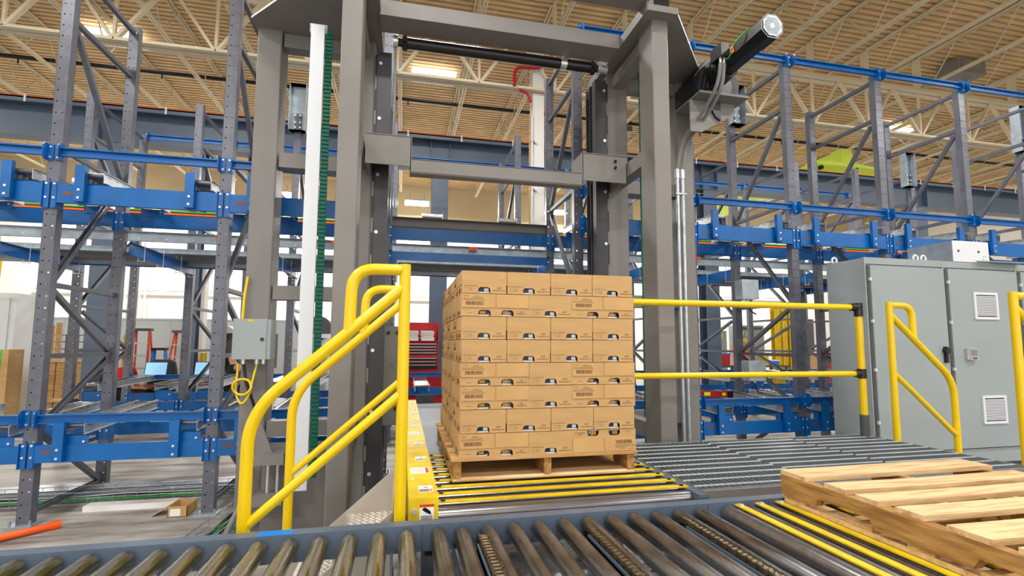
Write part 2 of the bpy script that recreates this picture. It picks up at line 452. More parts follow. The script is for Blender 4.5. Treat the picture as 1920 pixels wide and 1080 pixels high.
# ================================================================ PALLET FLOW RACK
U = [-4.38, -3.0, -1.64, -0.2, 1.83, 3.2, 4.57, 5.95, 7.35, 8.76, 10.15]
FY, RY, FY2, RY2 = 4.93, 6.05, 7.8, 9.3
def upright_mesh(h, w=0.1, d=0.075, mirror=False):
    b = MB(); t = 0.0035; s = -1 if mirror else 1
    pitch = 0.1016; n = int(h / pitch); cw = w / 2; y0 = 0.0
    for i in range(n + 1):
        z0 = i * pitch; z1 = min(h, z0 + pitch)
        if z1 - z0 < 0.05:
            b.add([(-w/2, 0, z0), (w/2, 0, z0), (w/2, 0, z1), (-w/2, 0, z1)], [(0, 1, 2, 3)]); continue
        zc = (z0 + z1) / 2
        for sx in (-1, 1):
            xc = sx * w * 0.24; x0, x1 = (-w/2, 0) if sx < 0 else (0, w/2)
            rect = [(x0, z0), (x1, z0), (x1, zc), (x1, z1), (x0, z1), (x0, zc)]
            r = 0.0075; dz = 0.005 * sx * 0
            hole = [(xc + r * math.cos(a), zc + r * math.sin(a)) for a in [math.radians(q) for q in (-125, -55, 0, 55, 125, 180)]]
            vs = [(px, 0, pz) for px, pz in rect] + [(px, 0, pz) for px, pz in hole]
            b.add(vs, [(k, (k + 1) % 6, 6 + (k + 1) % 6, 6 + k) for k in range(6)])
    # back of web as second skin is not needed; flanges and lips have thickness
    for sx in (-1, 1):
        xa, xb = sorted((sx * w / 2, sx * (w / 2 - t)))
        ya_, yb_ = sorted((0.0, s * d)); b.box(xa, xb, ya_, yb_, 0, h)
        xa, xb = sorted((sx * w / 2, sx * (w / 2 - 0.022)))
        ya_, yb_ = sorted((s * d, s * (d - t))); b.box(xa, xb, ya_, yb_, 0, h)
    return b.mesh('upright', M['upright'])
UPF = upright_mesh(5.0); UPR = upright_mesh(5.0, 0.1, 0.075, True)
def cbar(p0, p1):   # braces: small channels lying in the frame plane
    b = MB(); b.ext([(-0.022, -0.02), (0.022, -0.02), (0.022, 0.02), (0.018, 0.02), (0.018, -0.015), (-0.018, -0.015), (-0.018, 0.02), (-0.022, 0.02)], p0, p1, (0, 0, 1)); return b
def footplate(x, y):
    b = MB(); b.box(x - 0.09, x + 0.09, y - 0.06, y + 0.09, 0, 0.012)
    for sx in (-0.07, 0.07): b.cyl((x + sx, y - 0.035, 0.012), (x + sx, y - 0.035, 0.05), 0.009, 8)
    return b
BRC = None
def brace_meshes():
    d0, d1 = 0.07, 1.05
    out = []
    for z in (4.94, 4.43, 3.21, 2.0, 1.38, 0.09):
        out.append(cbar((0, d0, z), (0, d1, z)))
    for (a, b_) in (((0.12, 4.37), (1.02, 3.24)), ((1.02, 3.17), (0.1, 2.04)), ((0.12, 1.94), (1.02, 1.41)), ((1.02, 1.34), (0.1, 0.78)), ((0.12, 0.72), (1.0, 0.12))):
        out.append(cbar((0, a[0], a[1]), (0, b_[0], b_[1])))
    return [q.mesh('brace', M['brace']) for q in out]
BRC = brace_meshes()
def frame(rack, x, yf, yr):
    fr = inst('upright_frame', footplate(0, 0).mesh('upright_frame', M['galvflat']), rack, (x, yf, 0))
    inst('upright', UPF, fr, (x, yf, 0.012)); inst('upright', UPF, fr, (x, yr - 0.07, 0.012))
    inst('foot_plate', FOOT, fr, (x, yr - 0.03, 0))
    sc_ = (yr - yf) / 1.12
    for m_ in BRC: inst('brace', m_, fr, (x, yf, 0.0), scale=(1, sc_, 1))
    return fr
FOOT = footplate(0, 0).mesh('foot_plate', M['galvflat'])

def load_beam(rack, x0, x1, y, z0, z1, front=True, stubs=True):
    """box beam between two uprights with bolted end plates"""
    h = z1 - z0; yc = y - 0.035 if front else y - 0.09
    b = MB(); a0, a1 = x0 + 0.052, x1 - 0.052
    b.ext([(-0.02, -h/2), (0.02, -h/2), (0.02, h/2), (-0.02, h/2)], (a0, yc + 0.02, (z0 + z1) / 2), (a1, yc + 0.02, (z0 + z1) / 2))
    bm = part('load_beam', b, M['blue'], rack)
    for s, xx in ((1, x0), (-1, x1)):
        c = MB(); xa, xb = sorted((xx + s * 0.008, xx + s * 0.052))
        c.box(xa, xb, yc + 0.012, yc + 0.018 + 0.012, z0 - 0.045, z1 + 0.02)
        xa, xb = sorted((xx + s * 0.05, xx + s * 0.056)); c.box(xa, xb, yc - 0.005, yc + 0.10, z0 - 0.045, z1 + 0.02)
        part('end_plate', c, M['blue'], bm)
        c = MB()
        for zz in (z0 - 0.02, z0 + 0.045, z0 + 0.1, z1):
            if zz in (z0 + 0.045, z1): bolt_head(c, (xx + s * 0.03, yc + 0.012, zz), (0, -1, 0), 0.010)
        part('bolt', c, M['bolt'], bm)
    if front:
        c = MB(); c.box(x0 + 0.10, x0 + 0.19, yc - 0.0015, yc, z0 + 0.075, z0 + 0.10); part('maker_label', c, M['brownmark'], bm)
    return bm
def tie_rail(rack, x0, x1, y, ztop, h=0.078):
    b = MB(); zc = ztop - h / 2; a0, a1 = x0 + 0.055, x1 - 0.055
    b.ext([(0, -h/2), (0.035, -h/2), (0.035, -h/2+0.012), (0.006, -h/2+0.006), (0.006, h/2-0.006), (0.035, h/2-0.012), (0.035, h/2), (0, h/2)], (a0, y - 0.012, zc), (a1, y - 0.012, zc))
    t = part('tie_rail', b, M['blue'], rack)
    for s, xx in ((1, x0), (-1, x1)):
        c = MB(); e = 0.056
        poly = [(-0.075, -0.045), (-0.045, -0.075), (0.02, -0.075), (0.02, 0.075), (-0.045, 0.075), (-0.075, 0.045)]
        # angled wing plate facing along X, plus a bolted tab on the face of the upright
        c.prism([(a * 1.0, b_) for a, b_ in poly], (xx + s * e, y - 0.0, zc), (0, 1, 0), (0, 0, 1), 0.006)
        xa, xb = sorted((xx + s * 0.008, xx + s * 0.062)); c.box(xa, xb, y - 0.012, y - 0.005, zc - 0.07, zc + 0.07)
        part('connector', c, M['blue'], t)
        c = MB()
        for zz in (zc + 0.045, zc - 0.045): bolt_head(c, (xx + s * 0.028, y - 0.012, zz), (0, -1, 0), 0.009)
        part('bolt', c, M['bolt'], t)
    return t
def stub(rack, x, z0, z1, y=4.87):
    b = MB(); b.ext([(-0.028, -0.02), (0.028, -0.02), (0.038, -0.01), (0.038, 0.03), (-0.038, 0.03), (-0.038, -0.01)], (x, y, z0), (x, y, z1))
    o = part('end_stop', b, M['blue'], rack)
    c = MB()
    for zz in (z0 + 0.03, z0 + 0.10): bolt_head(c, (x, y - 0.026, zz), (0, -1, 0), 0.011)
    part('bolt', c, M['bolt'], o)
    return o
def track_mesh(L, rise, w=0.17):
    side = MB(); n = Vector((0, L, rise))
    for s in (-1, 1):
        xo = s * w / 2
        prof = [(0, -0.045), (0.018 * s, -0.045), (0.018 * s, -0.041), (0.004 * s, -0.041), (0.004 * s, 0.041), (0.018 * s, 0.041), (0.018 * s, 0.045), (0, 0.045)]
        side.ext(prof[::s], (xo, 0, 0), (xo, L, rise))
        k = int(L / 0.12)
        for i in range(k):      # dark slot pairs along the upper edge
            y = 0.05 + i * 0.12; z = rise * y / L
            side.box(min(xo + s * 0.0035, xo + s * 0.0045), max(xo + s * 0.0035, xo + s * 0.0045), y, y + 0.05, z + 0.018, z + 0.024, 1)
    rol = MB(); k = int(L / 0.075)
    for i in range(k):
        y = 0.03 + i * 0.075; z = rise * y / L + 0.028
        rol.cyl((-w / 2 + 0.005, y, z), (w / 2 - 0.005, y, z), 0.022, 8)
    return side.mesh('flow_track', [M['galv'], M['black']]), rol.mesh('track_rollers', M['roller_s'])
TR = {}
def track(rack, x, y, z, L=4.5, rise=0.24, w=0.17):
    k = (L, rise, w)
    if k not in TR: TR[k] = track_mesh(L, rise, w)
    o = inst('flow_track', TR[k][0], rack, (x, y, z))
    r = inst('track_rollers', TR[k][1], o, (x, y, z)); r['kind'] = 'stuff'
    return o
def bracket(rack, x, y, zb, zt):
    b = MB(); b.box(x - 0.11, x + 0.11, y - 0.05, y - 0.044, zb - 0.02, zt - 0.005); b.box(x - 0.11, x + 0.11, y - 0.05, y + 0.06, zt - 0.01, zt - 0.004)
    b.box(x - 0.11, x - 0.104, y - 0.05, y + 0.04, zb, zt - 0.005)
    o = part('track_bracket', b, M['blue'], rack)
    c = MB(); bolt_head(c, (x + 0.075, y - 0.05, (zb + zt) / 2), (0, -1, 0), 0.010); part('bolt', c, M['bolt'], o)
LEVELS = ((2.70, 2.868, 3.19, 2.935), (0.505, 0.645, 0.90, 0.775))   # beam bottom, beam top, tie top, track centre at front
def bay(rack, x0, x1):
    for li, (b0, b1, tt, tz) in enumerate(LEVELS):
        load_beam(rack, x0, x1, FY, b0, b1)
        tie_rail(rack, x0, x1, FY, tt)
        for off in (0.245, 1.095):
            sx = x0 + off
            stub(rack, sx, b0 + 0.01, b0 + 0.33)
            track(rack, sx + 0.075, FY - 0.05, tz, 1.25, 0.06)
            if li: track(rack, sx + 0.075, FY2 - 0.1, tz + 0.12, 1.62, 0.03)
            for (y, dz) in ((FY + 0.03, 0.0), (RY - 0.05, 0.055), (FY2 + 0.0, 0.12))[:3 if li else 2]:
                bracket(rack, sx + 0.075, y, b1 + dz - 0.04, tz + dz - 0.045)
        if li == 0: load_beam(rack, x0, x1, FY2, 2.55, 2.66, False)
        for (y, dz) in (((RY, 0.04),) if li == 0 else ((RY, 0.04), (FY2, 0.07), (RY2, 0.05))):
            load_beam(rack, x0, x1, y, b0 + dz, b1 + dz - 0.02, False)
    tie_rail(rack, x0, x1, FY, 5.045); tie_rail(rack, x0, x1, RY2, 5.045); tie_rail(rack, x0, x1, RY2, 0.97)
def cap(rack, x, y, z0, z1, w=0.24):
    b = MB(); b.ext([(-w/2, 0.07), (-w/2, -0.07), (-w/2+0.03, -0.07), (-w/2+0.03, -0.045), (w/2-0.03, -0.045), (w/2-0.03, -0.07), (w/2, -0.07), (w/2, 0.07), (w/2-0.006, 0.07), (w/2-0.006, -0.06), (-w/2+0.006, -0.06), (-w/2+0.006, 0.07)][::-1], (x, y - 0.02, z0), (x, y - 0.02, z1))
    o = part('splice_channel', b, M['galvflat'], rack)
    c = MB()
    for sx in (-0.035, 0.035):
        for zz in (z0 + 0.06, z0 + 0.14, z0 + 0.25): bolt_head(c, (x + sx, y + 0.025 - 0.045 - 0.01, zz), (0, -1, 0), 0.014)
    part('bolt', c, M['bolt'], o)
def depth_tie(rack, x, z=2.52):
    b = MB(); b.ext(P_C(0.04, 0.14, 0.006, 1), (x + 0.06, RY + 0.02, z), (x + 0.06, FY2 - 0.02, z)); o = part('depth_beam', b, M['blue'], rack)
    c = MB()
    for y in (RY + 0.25, RY + 0.7, RY + 1.2, RY + 1.6):
        c.tube([(x + 0.05, y, z - 0.1), (x + 0.05, y, z + 0.12)], 0.005, 6); c.tube([(x + 0.11, y, z - 0.1), (x + 0.11, y, z + 0.12)], 0.005, 6)
        c.bar((x + 0.04, y, z - 0.1), (x + 0.12, y, z - 0.1), 0.03, 0.006)
    part('u_bolts', c, M['bolt'], o, kind='stuff')
racks = {}
racks['l'] = thing('pallet_flow_rack', 'blue and grey pallet flow rack filling the left side of the hall', 'rack', (-3.0, FY, 0))
racks['m'] = thing('pallet_flow_rack', 'blue and grey rack section behind the lift opening at the centre', 'rack', (0.8, RY, 0))
racks['r'] = thing('pallet_flow_rack', 'blue and grey pallet flow rack behind the grey cabinets and walkway at right', 'rack', (4.6, FY, 0))
for x in U[:4]: frame(racks['l'], x, FY, RY); frame(racks['l'], x, FY2, RY2)
for x in U[4:]: frame(racks['r'], x, FY, RY); frame(racks['r'], x, FY2, RY2)
for i in range(3): bay(racks['l'], U[i], U[i + 1])
for i in range(4, 10): bay(racks['r'], U[i], U[i + 1])
for x in U[:4]: depth_tie(racks['l'], x)
for x in U[4:]: depth_tie(racks['r'], x)
cap(racks['l'], U[2], FY2, 4.72, 5.45); cap(racks['r'], 10.02, FY2, 4.72, 5.42)
cap(racks['r'], U[6] + 0.06, RY - 0.07, 4.65, 5.22, 0.22); cap(racks['r'], U[10], RY - 0.07, 4.75, 5.53, 0.26)
b = MB(); 
# lift opening: beams at the back of the bay
mr = racks['m']
b = MB(); b.ext(P_C(0.08, 0.115, 0.006, 1), (-0.15, RY - 0.02, 2.965), (1.78, RY - 0.02, 2.965)); part('stop_channel', b, M['portal'], mr)
for (x0, x1) in ((0.20, 0.44), (1.15, 1.38)):
    b = MB(); b.cyl((x0, RY - 0.06, 3.055), (x1, RY - 0.06, 3.055), 0.03, 14)
    for xx in (x0 - 0.01, x1): b.box(xx, xx + 0.01, RY - 0.09, RY - 0.03, 3.02, 3.09)
    part('stop_roller', b, M['silver'], mr)
load_beam(mr, U[3], U[4], RY, 2.745, 2.89, False)
load_beam(mr, U[3], U[4], RY, 2.50, 2.60, False)
load_beam(mr, U[3], U[4], FY2, 2.55, 2.66, False); tie_rail(mr, U[3], U[4], RY2, 5.045); tie_rail(mr, U[3], U[4], RY2, 0.97)
load_beam(mr, U[3], U[4], RY2, 0.56, 0.70, False)
track(mr, 0.32, 7.9, 0.80, 1.5, 0.02, 0.2)
for y in (8.0, 9.2): part('track_stand', MB().box(0.29, 0.35, y - 0.03, y + 0.03, 0, 0.76), M['blue'], mr)
fr = thing
fm = inst('upright_frame', FOOT, mr, (1.0, FY2, 0)); inst('upright', UPF, fm, (1.0 + 0.83, FY2, 0.012)) if False else None
# long galvanised side channel and trays running along the aisle behind the front rows
for key, x0, x1 in (('l', -6.5, -0.25), ('m', -0.25, 1.88), ('r', 1.88, 10.5)):
    b = MB(); b.ext(P_C(0.05, 0.125, 0.004, 1), (x0, 7.03, 2.84), (x1, 7.03, 2.84))
    g = part('transfer_channel', b, M['galvflat'], racks[key])
    c = MB(); x = x0 + 0.1
    while x < x1 - 0.05: bolt_head(c, (x, 6.98 + 0.05, 2.82), (0, -1, 0), 0.01); x += 0.31
    part('bolt', c, M['bolt'], g)
    for j, (y0, z0) in enumerate(((7.12, 2.66), (7.3, 2.60), (7.5, 2.56))):
        c = MB(); c.box(x0, x1, y0, y0 + 0.04, z0, z0 + 0.06); c.box(x0, x1, y0, y0 + 0.15, z0 - 0.005, z0); part('tray_rail', c, M['portal'] if j % 2 else M['galvflat'], racks[key])
    part('tray_pan', MB().box(x0, x1, 7.2, 7.7, 2.66, 2.67), M['portal_dark'], racks[key])
    c = MB(); c.box(x0, x1, 7.56, 7.60, 3.27, 3.295, 0); c.box(x0, x1, 7.56, 7.60, 3.31, 3.325, 1); c.box(x0, x1, 7.6, 7.66, 3.20, 3.34, 2); part('conductor_bar', c, [M['orange'], M['greenw'], M['black']], racks[key])
for x, key in ((-2.35, 'l'), (-0.92, 'l'), (0.97, 'm'), (4.6, 'r')):
    b = MB(); b.box(x - 0.06, x + 0.06, 6.972, 6.976, 2.85, 2.90, 0)
    for j in range(6): b.box(x - 0.045 + j * 0.015, x - 0.037 + j * 0.015, 6.971, 6.972, 2.865, 2.885, 1)
    part('tag', b, [M['orange'], M['black']], racks[key])

# ================================================================ CRANE RUNWAY BEAM AND COLUMNS
cr = thing('crane_runway', 'long blue-grey crane runway beam on columns behind the rack', 'crane beam', (0, 11, 0))
b = MB(); b.ext(P_I(0.32, 0.68, 0.02, 0.014), (-14, 11.16, 5.84), (20, 11.16, 5.84)); part('beam', b, M['craneb'], cr)
b = MB(); b.ext(P_C(0.11, 0.36, 0.012, 1), (-14, 11.0, 6.12), (20, 11.0, 6.12), (0, 1, 0)) if False else b.box(-14, 20, 10.86, 11.46, 6.18, 6.21); b.box(-14, 20, 10.86, 10.875, 6.11, 6.21)
part('cap_channel', b, M['craneb'], cr)
b = MB(); b.cyl((-14, 10.90, 6.225), (20, 10.90, 6.225), 0.015, 6); part('conductor', b, M['orange'], cr)
b = MB()
for i in range(26): b.box(-12 + 1.2 * i, -11.965 + 1.2 * i, 10.85, 10.86, 6.10, 6.25)
part('clip', b, M['white'], cr, kind='stuff')
for x in (-5.8, 0.76, 7.7, 14.6):
    b = MB(); b.ext(P_I(0.37, 0.36, 0.02, 0.014), (x, 11.2, 0.03), (x, 11.2, 5.5)); b.box(x - 0.28, x + 0.28, 10.95, 11.45, 0, 0.03)
    c_ = part('column', b, M['craneb'], cr)
    b = MB(); b.box(x - 0.22, x - 0.21, 11.0, 11.3, 5.5, 6.18); b.box(x + 0.21, x + 0.22, 11.0, 11.3, 5.5, 6.18); part('stiffener', b, M['craneb'], c_)
for x in (-4.38, -3.33, 17.4):
    b = MB(); b.ext(P_I(0.2, 0.2, 0.014, 0.01), (x, 11.7, 0.0), (x, 11.7, 5.9)); part('brace_column', b, M['craneb'], cr)
cg = thing('bridge_crane', 'lime green overhead bridge crane end truck and girder on the runway beam', 'crane', (12, 11, 6.24))
b = MB(); b.prism([(10.92, 6.23), (12.96, 6.23), (12.96, 6.53), (12.28, 6.6), (12.18, 6.98), (11.84, 6.98), (11.84, 6.6), (10.92, 6.55)][::1], (0, 11.3, 0), (1, 0, 0), (0, 0, 1), 0.32); part('end_truck', b, M['greencrane'], cg)
b = MB(); b.box(11.84, 12.16, 11.3, 20.9, 6.5, 6.95); part('bridge_girder', b, M['greencrane'], cg)
b = MB(); b.cyl((12.35, 10.97, 6.42), (12.35, 10.99, 6.42), 0.05, 14); b.cyl((11.1, 10.9, 6.36), (11.1, 10.98, 6.36), 0.06, 14); part('buffer', b, M['black'], cg)
b = MB(); b.box(11.7, 12.3, 19.2, 19.9, 5.7, 6.45); b.cyl((12.0, 19.5, 5.7), (12.0, 19.5, 4.9), 0.03, 8); part('hoist', b, M['yellow2'], cg)
b = MB(); b.cyl((10.55, 11.2, 6.9), (11.5, 11.3, 6.9), 0.03, 8); b.tube(fillet([(11.0, 11.0, 6.5), (11.05, 11.0, 6.95), (11.2, 11.0, 6.9)], 0.1), 0.02, 6); part('cable_arm', b, M['yellow'], cg)

# ================================================================ VERTICAL LIFT FRAME
lf = thing('vertical_lift', 'grey painted steel vertical lift frame with two towers around the conveyor', 'lift', (0.83, 4.1, 0))
G = M['portal']
def hollow(x0, x1, y0, y1, z0, z1, r=0.014):
    b = MB(); xc, yc = (x0 + x1) / 2, (y0 + y1) / 2; w, d = (x1 - x0) / 2, (y1 - y0) / 2
    prof = []
    for cx, cy, a0 in ((w - r, d - r, 0), (-w + r, d - r, 90), (-w + r, -d + r, 180), (w - r, -d + r, 270)):
        for k in range(4):
            a = math.radians(a0 + 30 * k); prof.append((cx + r * math.cos(a), cy + r * math.sin(a)))
    b.ext(prof, (xc, yc, z0), (xc, yc, z1)); return b
XC = 0.835
for s, nm in ((-1, 'left'), (1, 'right')):
    def xr(a, b_): return tuple(sorted((XC + s * a, XC + s * b_)))
    a = xr(1.175, 1.325); part('column', hollow(a[0], a[1], 3.60, 3.85, 0, 4.26), G, lf)           # front column
    a = xr(1.135, 1.36); cI = part('column', hollow(a[0], a[1], 4.47, 4.68, 0, 4.26), G, lf)        # inner rear
    a = xr(1.92, 2.10) if s > 0 else xr(1.935, 2.135)
    part('column', hollow(a[0], a[1], 4.47, 4.72, 0, 4.26), G, lf)                                   # outer rear
    # slotted guide angle and dark guide channel with bolts
    a = xr(1.115, 1.135); b = MB(); b.box(a[0], a[1], 4.44, 4.68, 0.1, 4.1)
    part('guide_angle', b, G, lf)
    b = MB(); z = 0.3
    while z < 4.0: b.box(a[0] + 0.004, a[1] - 0.004, 4.438, 4.441, z, z + 0.2); z += 0.33
    part('slots', b, M['black'], lf)
    a = xr(0.99, 1.11); b = MB(); b.ext([(p, q) for p, q in P_C(0.06, 0.11, 0.008, 1)], ((a[0] + a[1]) / 2, 4.62, 0.05), ((a[0] + a[1]) / 2, 4.62, 4.15), (0, 1, 0)); b.box(a[0], a[1], 4.42, 4.50, 0.05, 4.15); 
    gr = part('guide_rail', b, M['portal_dark'], lf)
    b = MB(); z = 0.4
    while z < 4.1: bolt_head(b, (XC + s * 1.085, 4.42, z), (0, -1, 0), 0.016); z += 0.52
    part('bolt', b, M['bolt'], gr)
    # top plate (trapezoid seen from below)
    poly = [(1.08, 3.50), (1.36, 3.50), (2.16, 4.35), (2.16, 4.85), (1.08, 4.85)]
    poly = [(XC + s * p, q) for p, q in poly]
    if s < 0: poly = poly[::-1]
    b = MB(); b.prism(poly, (0, 0, 4.26), (1, 0, 0), (0, 1, 0), 0.02); part('top_plate', b, G, lf)
    b = MB(); x0_, x1_ = xr(1.08, 1.36); b.box(x0_, x1_, 3.49, 3.5, 4.255, 4.31); x0_, x1_ = xr(1.075, 1.09); b.box(x0_, x1_, 3.5, 4.85, 4.255, 4.34); part('plate_edge', b, G, lf)
    b = MB()
    for yy in (3.6, 3.9, 4.2, 4.5): b.cyl((XC + s * 1.11, yy, 4.28), (XC + s * 1.11, yy, 4.30), 0.014, 8)
    for xx in (1.13, 1.33): b.cyl((XC + s * xx, 3.53, 4.28), (XC + s * xx, 3.53, 4.325), 0.016, 8)
    part('bolt', b, M['bolt'], lf)
    # horizontal tube braces: along Y (inner) and along X (rear)
    for z0, z1 in ((4.13, 4.255), (3.03, 3.16), (1.87, 1.99), (0.72, 0.85)):
        a = xr(1.36, 1.925)
        if s > 0 and z0 < 1.0: a = xr(1.36, 1.92)
        b = MB(); b.box(a[0], a[1], 4.50, 4.62, z0 - 0.0, z1); part('cross_brace', b, G, lf)
    for z0, z1 in ((4.10, 4.22), (3.07, 3.20), (0.72, 0.85)):
        a = xr(1.19, 1.31); b = MB(); b.box(a[0], a[1], 3.85, 4.47, z0, z1); part('cross_brace', b, G, lf)
    # gusset boxes carrying the middle cross beam
    a = xr(0.745, 1.175) if s > 0 else xr(0.80, 1.175)
    b = MB(); b.box(a[0], a[1], 4.14, 4.15, 3.0, 3.255); b.box(a[0], a[1], 4.14, 4.42, 3.25, 3.262)
    e = a[0] if s > 0 else a[1]; b.box(e - 0.006, e + 0.006, 4.14, 4.42, 3.0, 3.262)
    b.box(min(XC + s * 1.172, XC + s * 1.14), max(XC + s * 1.172, XC + s * 1.14), 4.152, 4.468, 3.005, 3.248)
    gb = part('gusset_box', b, G, lf)
    if s > 0:
        b = MB()
        for zz in (3.14, 3.2): b.cyl((1.90, 4.14, zz), (1.90, 4.12, zz), 0.013, 8)
        part('bolt', b, M['black'], gb)
    # green toothed belt running up the tower
    xb = XC + s * 1.375 if s > 0 else XC - 1.50
    b = MB(); b.box(xb - 0.028, xb + 0.028, 4.19, 4.2, 0.45, 4.15); bl = part('lift_belt', b, M['beltgreen'], lf)
    b = MB(); z = 0.46
    while z < 4.12: b.box(xb - 0.028, xb + 0.028, 4.180, 4.19, z, z + 0.018); z += 0.034
    part('belt_teeth', b, M['beltgreen'], bl, kind='stuff')
    b = MB(); a = xr(1.325, 1.90); b.box(a[0], a[1], 4.32, 4.36, 0.02, 0.70 if s < 0 else 0.35); part('base_panel', b, G, lf)
b = MB(); b.box(0.036, 1.575, 4.145, 4.155, 2.95, 3.065); b.box(0.036, 1.575, 4.145, 4.25, 3.06, 3.07); b.box(0.036, 1.575, 4.145, 4.25, 2.945, 2.955); part('cross_beam', b, G, lf)
part('header_beam', hollow(-0.24, 1.905, 4.02, 4.24, 4.235, 4.375) if False else MB().box(-0.25, 1.755 + 0.15, 4.02, 4.26, 4.24, 4.375), G, lf)
part('header_beam', MB().box(0.2, 1.93, 3.46, 3.64, 4.34, 4.55), G, lf)
part('motor_pedestal', MB().box(2.04, 2.19, 3.62, 3.75, 4.31, 4.5), M['black'], lf)
# drive shaft with universal joints
ds = part('drive_shaft', MB().cyl((-0.02, 4.30, 4.19), (1.72, 4.30, 4.19), 0.05, 24), M['black'], lf)
b = MB()
for x in (-0.04, 1.75):
    b.cyl((x - 0.06, 4.30, 4.19), (x + 0.06, 4.30, 4.19), 0.036, 14); b.cyl((x, 4.24, 4.19), (x, 4.36, 4.19), 0.024, 12)
    b.cyl((x, 4.30, 4.13), (x, 4.30, 4.25), 0.024, 12)
part('universal_joint', b, M['blackm'], ds)
part('shaft_flange', MB().cyl((-0.14, 4.30, 4.19), (-0.1, 4.30, 4.19), 0.06, 18), M['silver'], ds)
part('shaft_collar', MB().cyl((1.42, 4.30, 4.19), (1.48, 4.30, 4.19), 0.053, 24), M['silver'], ds)
b = MB(); b.cyl((1.80, 4.30, 4.19), (1.90, 4.30, 4.19), 0.04, 18)
for k in range(6): b.cyl((1.80, 4.30 + 0.045 * math.cos(k), 4.19 + 0.045 * math.sin(k)), (1.83, 4.30 + 0.045 * math.cos(k), 4.19 + 0.045 * math.sin(k)), 0.012, 6)
part('shaft_flange', b, M['silver'], ds)
# white counterweight cover strip at the left tower
cw = part('counterweight_cover', MB().box(-0.755, -0.655, 3.90, 3.93, 0.435, 4.0), M['white'], lf, 'tall white cover strip')
part('cover_clip', MB().box(-0.77, -0.64, 3.93, 3.96, 3.95, 4.02), M['galv'], lf)
# base bracket pieces and back carriage panel (left tower)
part('base_bracket', MB().box(-1.08, -0.86, 4.1, 4.45, 0.58, 0.66).prism([(0, 0), (0.12, 0), (0, 0.3)], (-1.08, 4.2, 0.66), (1, 0, 0), (0, 0, 1), 0.02), G, lf)
part('base_bracket', MB().box(-1.08, -0.86, 4.1, 4.45, 0.28, 0.34), G, lf)
b = MB()
for x in (-1.0, -0.93): b.cyl((x, 4.25, 0.34), (x, 4.25, 0.58), 0.012, 8)
part('levelling_bolt', b, M['bolt'], lf)
cp = part('carriage_plate', MB().box(-0.21, 0.02, 4.74, 4.77, 0.75, 1.66), M['portal_dark'] if False else G, lf)
b = MB()
for (x, z) in ((-0.13, 1.6), (-0.05, 1.6), (-0.13, 0.9), (-0.05, 0.9), (-0.09, 1.3), (-0.09, 1.1)): b.cyl((x, 4.74, z), (x, 4.732, z), 0.017 if z in (1.6, 0.9) else 0.007, 10)
part('hole', b, M['black'], cp)
part('carriage_block', MB().box(-0.27, -0.2, 4.6, 4.74, 1.40, 1.58).box(-0.27, -0.2, 4.6, 4.74, 0.85, 1.05), G, lf)
# gear motor and its bracket on the right tower: the motor points towards the camera
part('motor_bracket', MB().prism([(2.70, 3.58), (2.82, 3.58), (3.2, 3.80), (3.2, 3.9), (2.70, 3.9)], (0, 4.15, 0), (1, 0, 0), (0, 0, 1), 0.012), G, lf)
part('motor_platform', MB().box(2.72, 3.26, 4.0, 4.45, 3.905, 3.93), G, lf)
part('bracket_rib', MB().prism([(0, 0), (-0.14, 0), (-0.06, -0.16), (0, -0.2)], (3.02, 4.14, 3.905), (1, 0, 0), (0, 0, 1), 0.03), M['portal_dark'], lf)
gm = part('gear_motor', MB().prism([(2.71, 3.935), (3.1, 3.935), (3.14, 4.05), (3.08, 4.26), (2.86, 4.30), (2.71, 4.1)], (0, 4.42, 0), (1, 0, 0), (0, 0, 1), 0.34), M['black'], lf)
for k in range(6): part('cooling_fin', MB().bar((2.74 + 0.05 * k, 4.07, 3.96 + 0.012 * k), (2.80 + 0.045 * k, 4.07, 4.16 + 0.018 * k), 0.02, 0.03, (0, 1, 0)), M['blackm'], gm)
mX, mZ = 2.95, 4.152
def octp(r): return [(mX + r * math.cos(PI / 8 + k * PI / 4), mZ + r * math.sin(PI / 8 + k * PI / 4)) for k in range(8)]
part('adapter_flange', MB().cyl((mX, 4.08, mZ), (mX, 3.98, mZ), 0.135, 28).cyl((mX, 3.98, mZ), (mX, 3.9, mZ), 0.125, 28), M['blackm'], gm)
part('motor_housing', MB().prism(octp(0.108), (0, 3.9, 0), (1, 0, 0), (0, 0, 1), 0.42), M['black'], gm)
part('fan_cowl', MB().prism(octp(0.114), (0, 3.48, 0), (1, 0, 0), (0, 0, 1), 0.165), M['black'], gm)
part('fan_grille', MB().prism(octp(0.094), (0, 3.315, 0), (1, 0, 0), (0, 0, 1), 0.006), M['galvflat'], gm, 'silver perforated fan grille')
b = MB()
for i in range(-5, 6):
    for j in range(-5, 6):
        xx = i * 0.0155 + (0.0078 if j % 2 else 0); zz = j * 0.0135
        if 0.018 < math.hypot(xx, zz) < 0.078: b.cyl((mX + xx, 3.309, mZ + zz), (mX + xx, 3.307, mZ + zz), 0.0055, 6)
part('grille_holes', b, M['black'], gm, kind='stuff')
tb = Vector((2.84, 3.84, 4.20))
part('terminal_box', MB().box(2.79, 2.87, 3.76, 3.92, 4.145, 4.27), M['black'], gm)
part('warning_tag', MB().box(2.842, 2.846, 3.68, 3.72, 4.13, 4.19).box(2.835, 2.845, 3.6, 3.74, 4.10, 4.11), M['orange'], gm) if False else part('warning_tag', MB().box(2.843, 2.847, 3.66, 3.71, 4.12, 4.19), M['orange'], gm)
part('earth_wire', MB().tube(fillet([(2.85, 3.80, 4.14), (2.84, 3.72, 4.09), (2.80, 3.60, 4.16), (2.85, 3.46, 4.215)], 0.1), 0.006, 8), M['greenw'], gm)
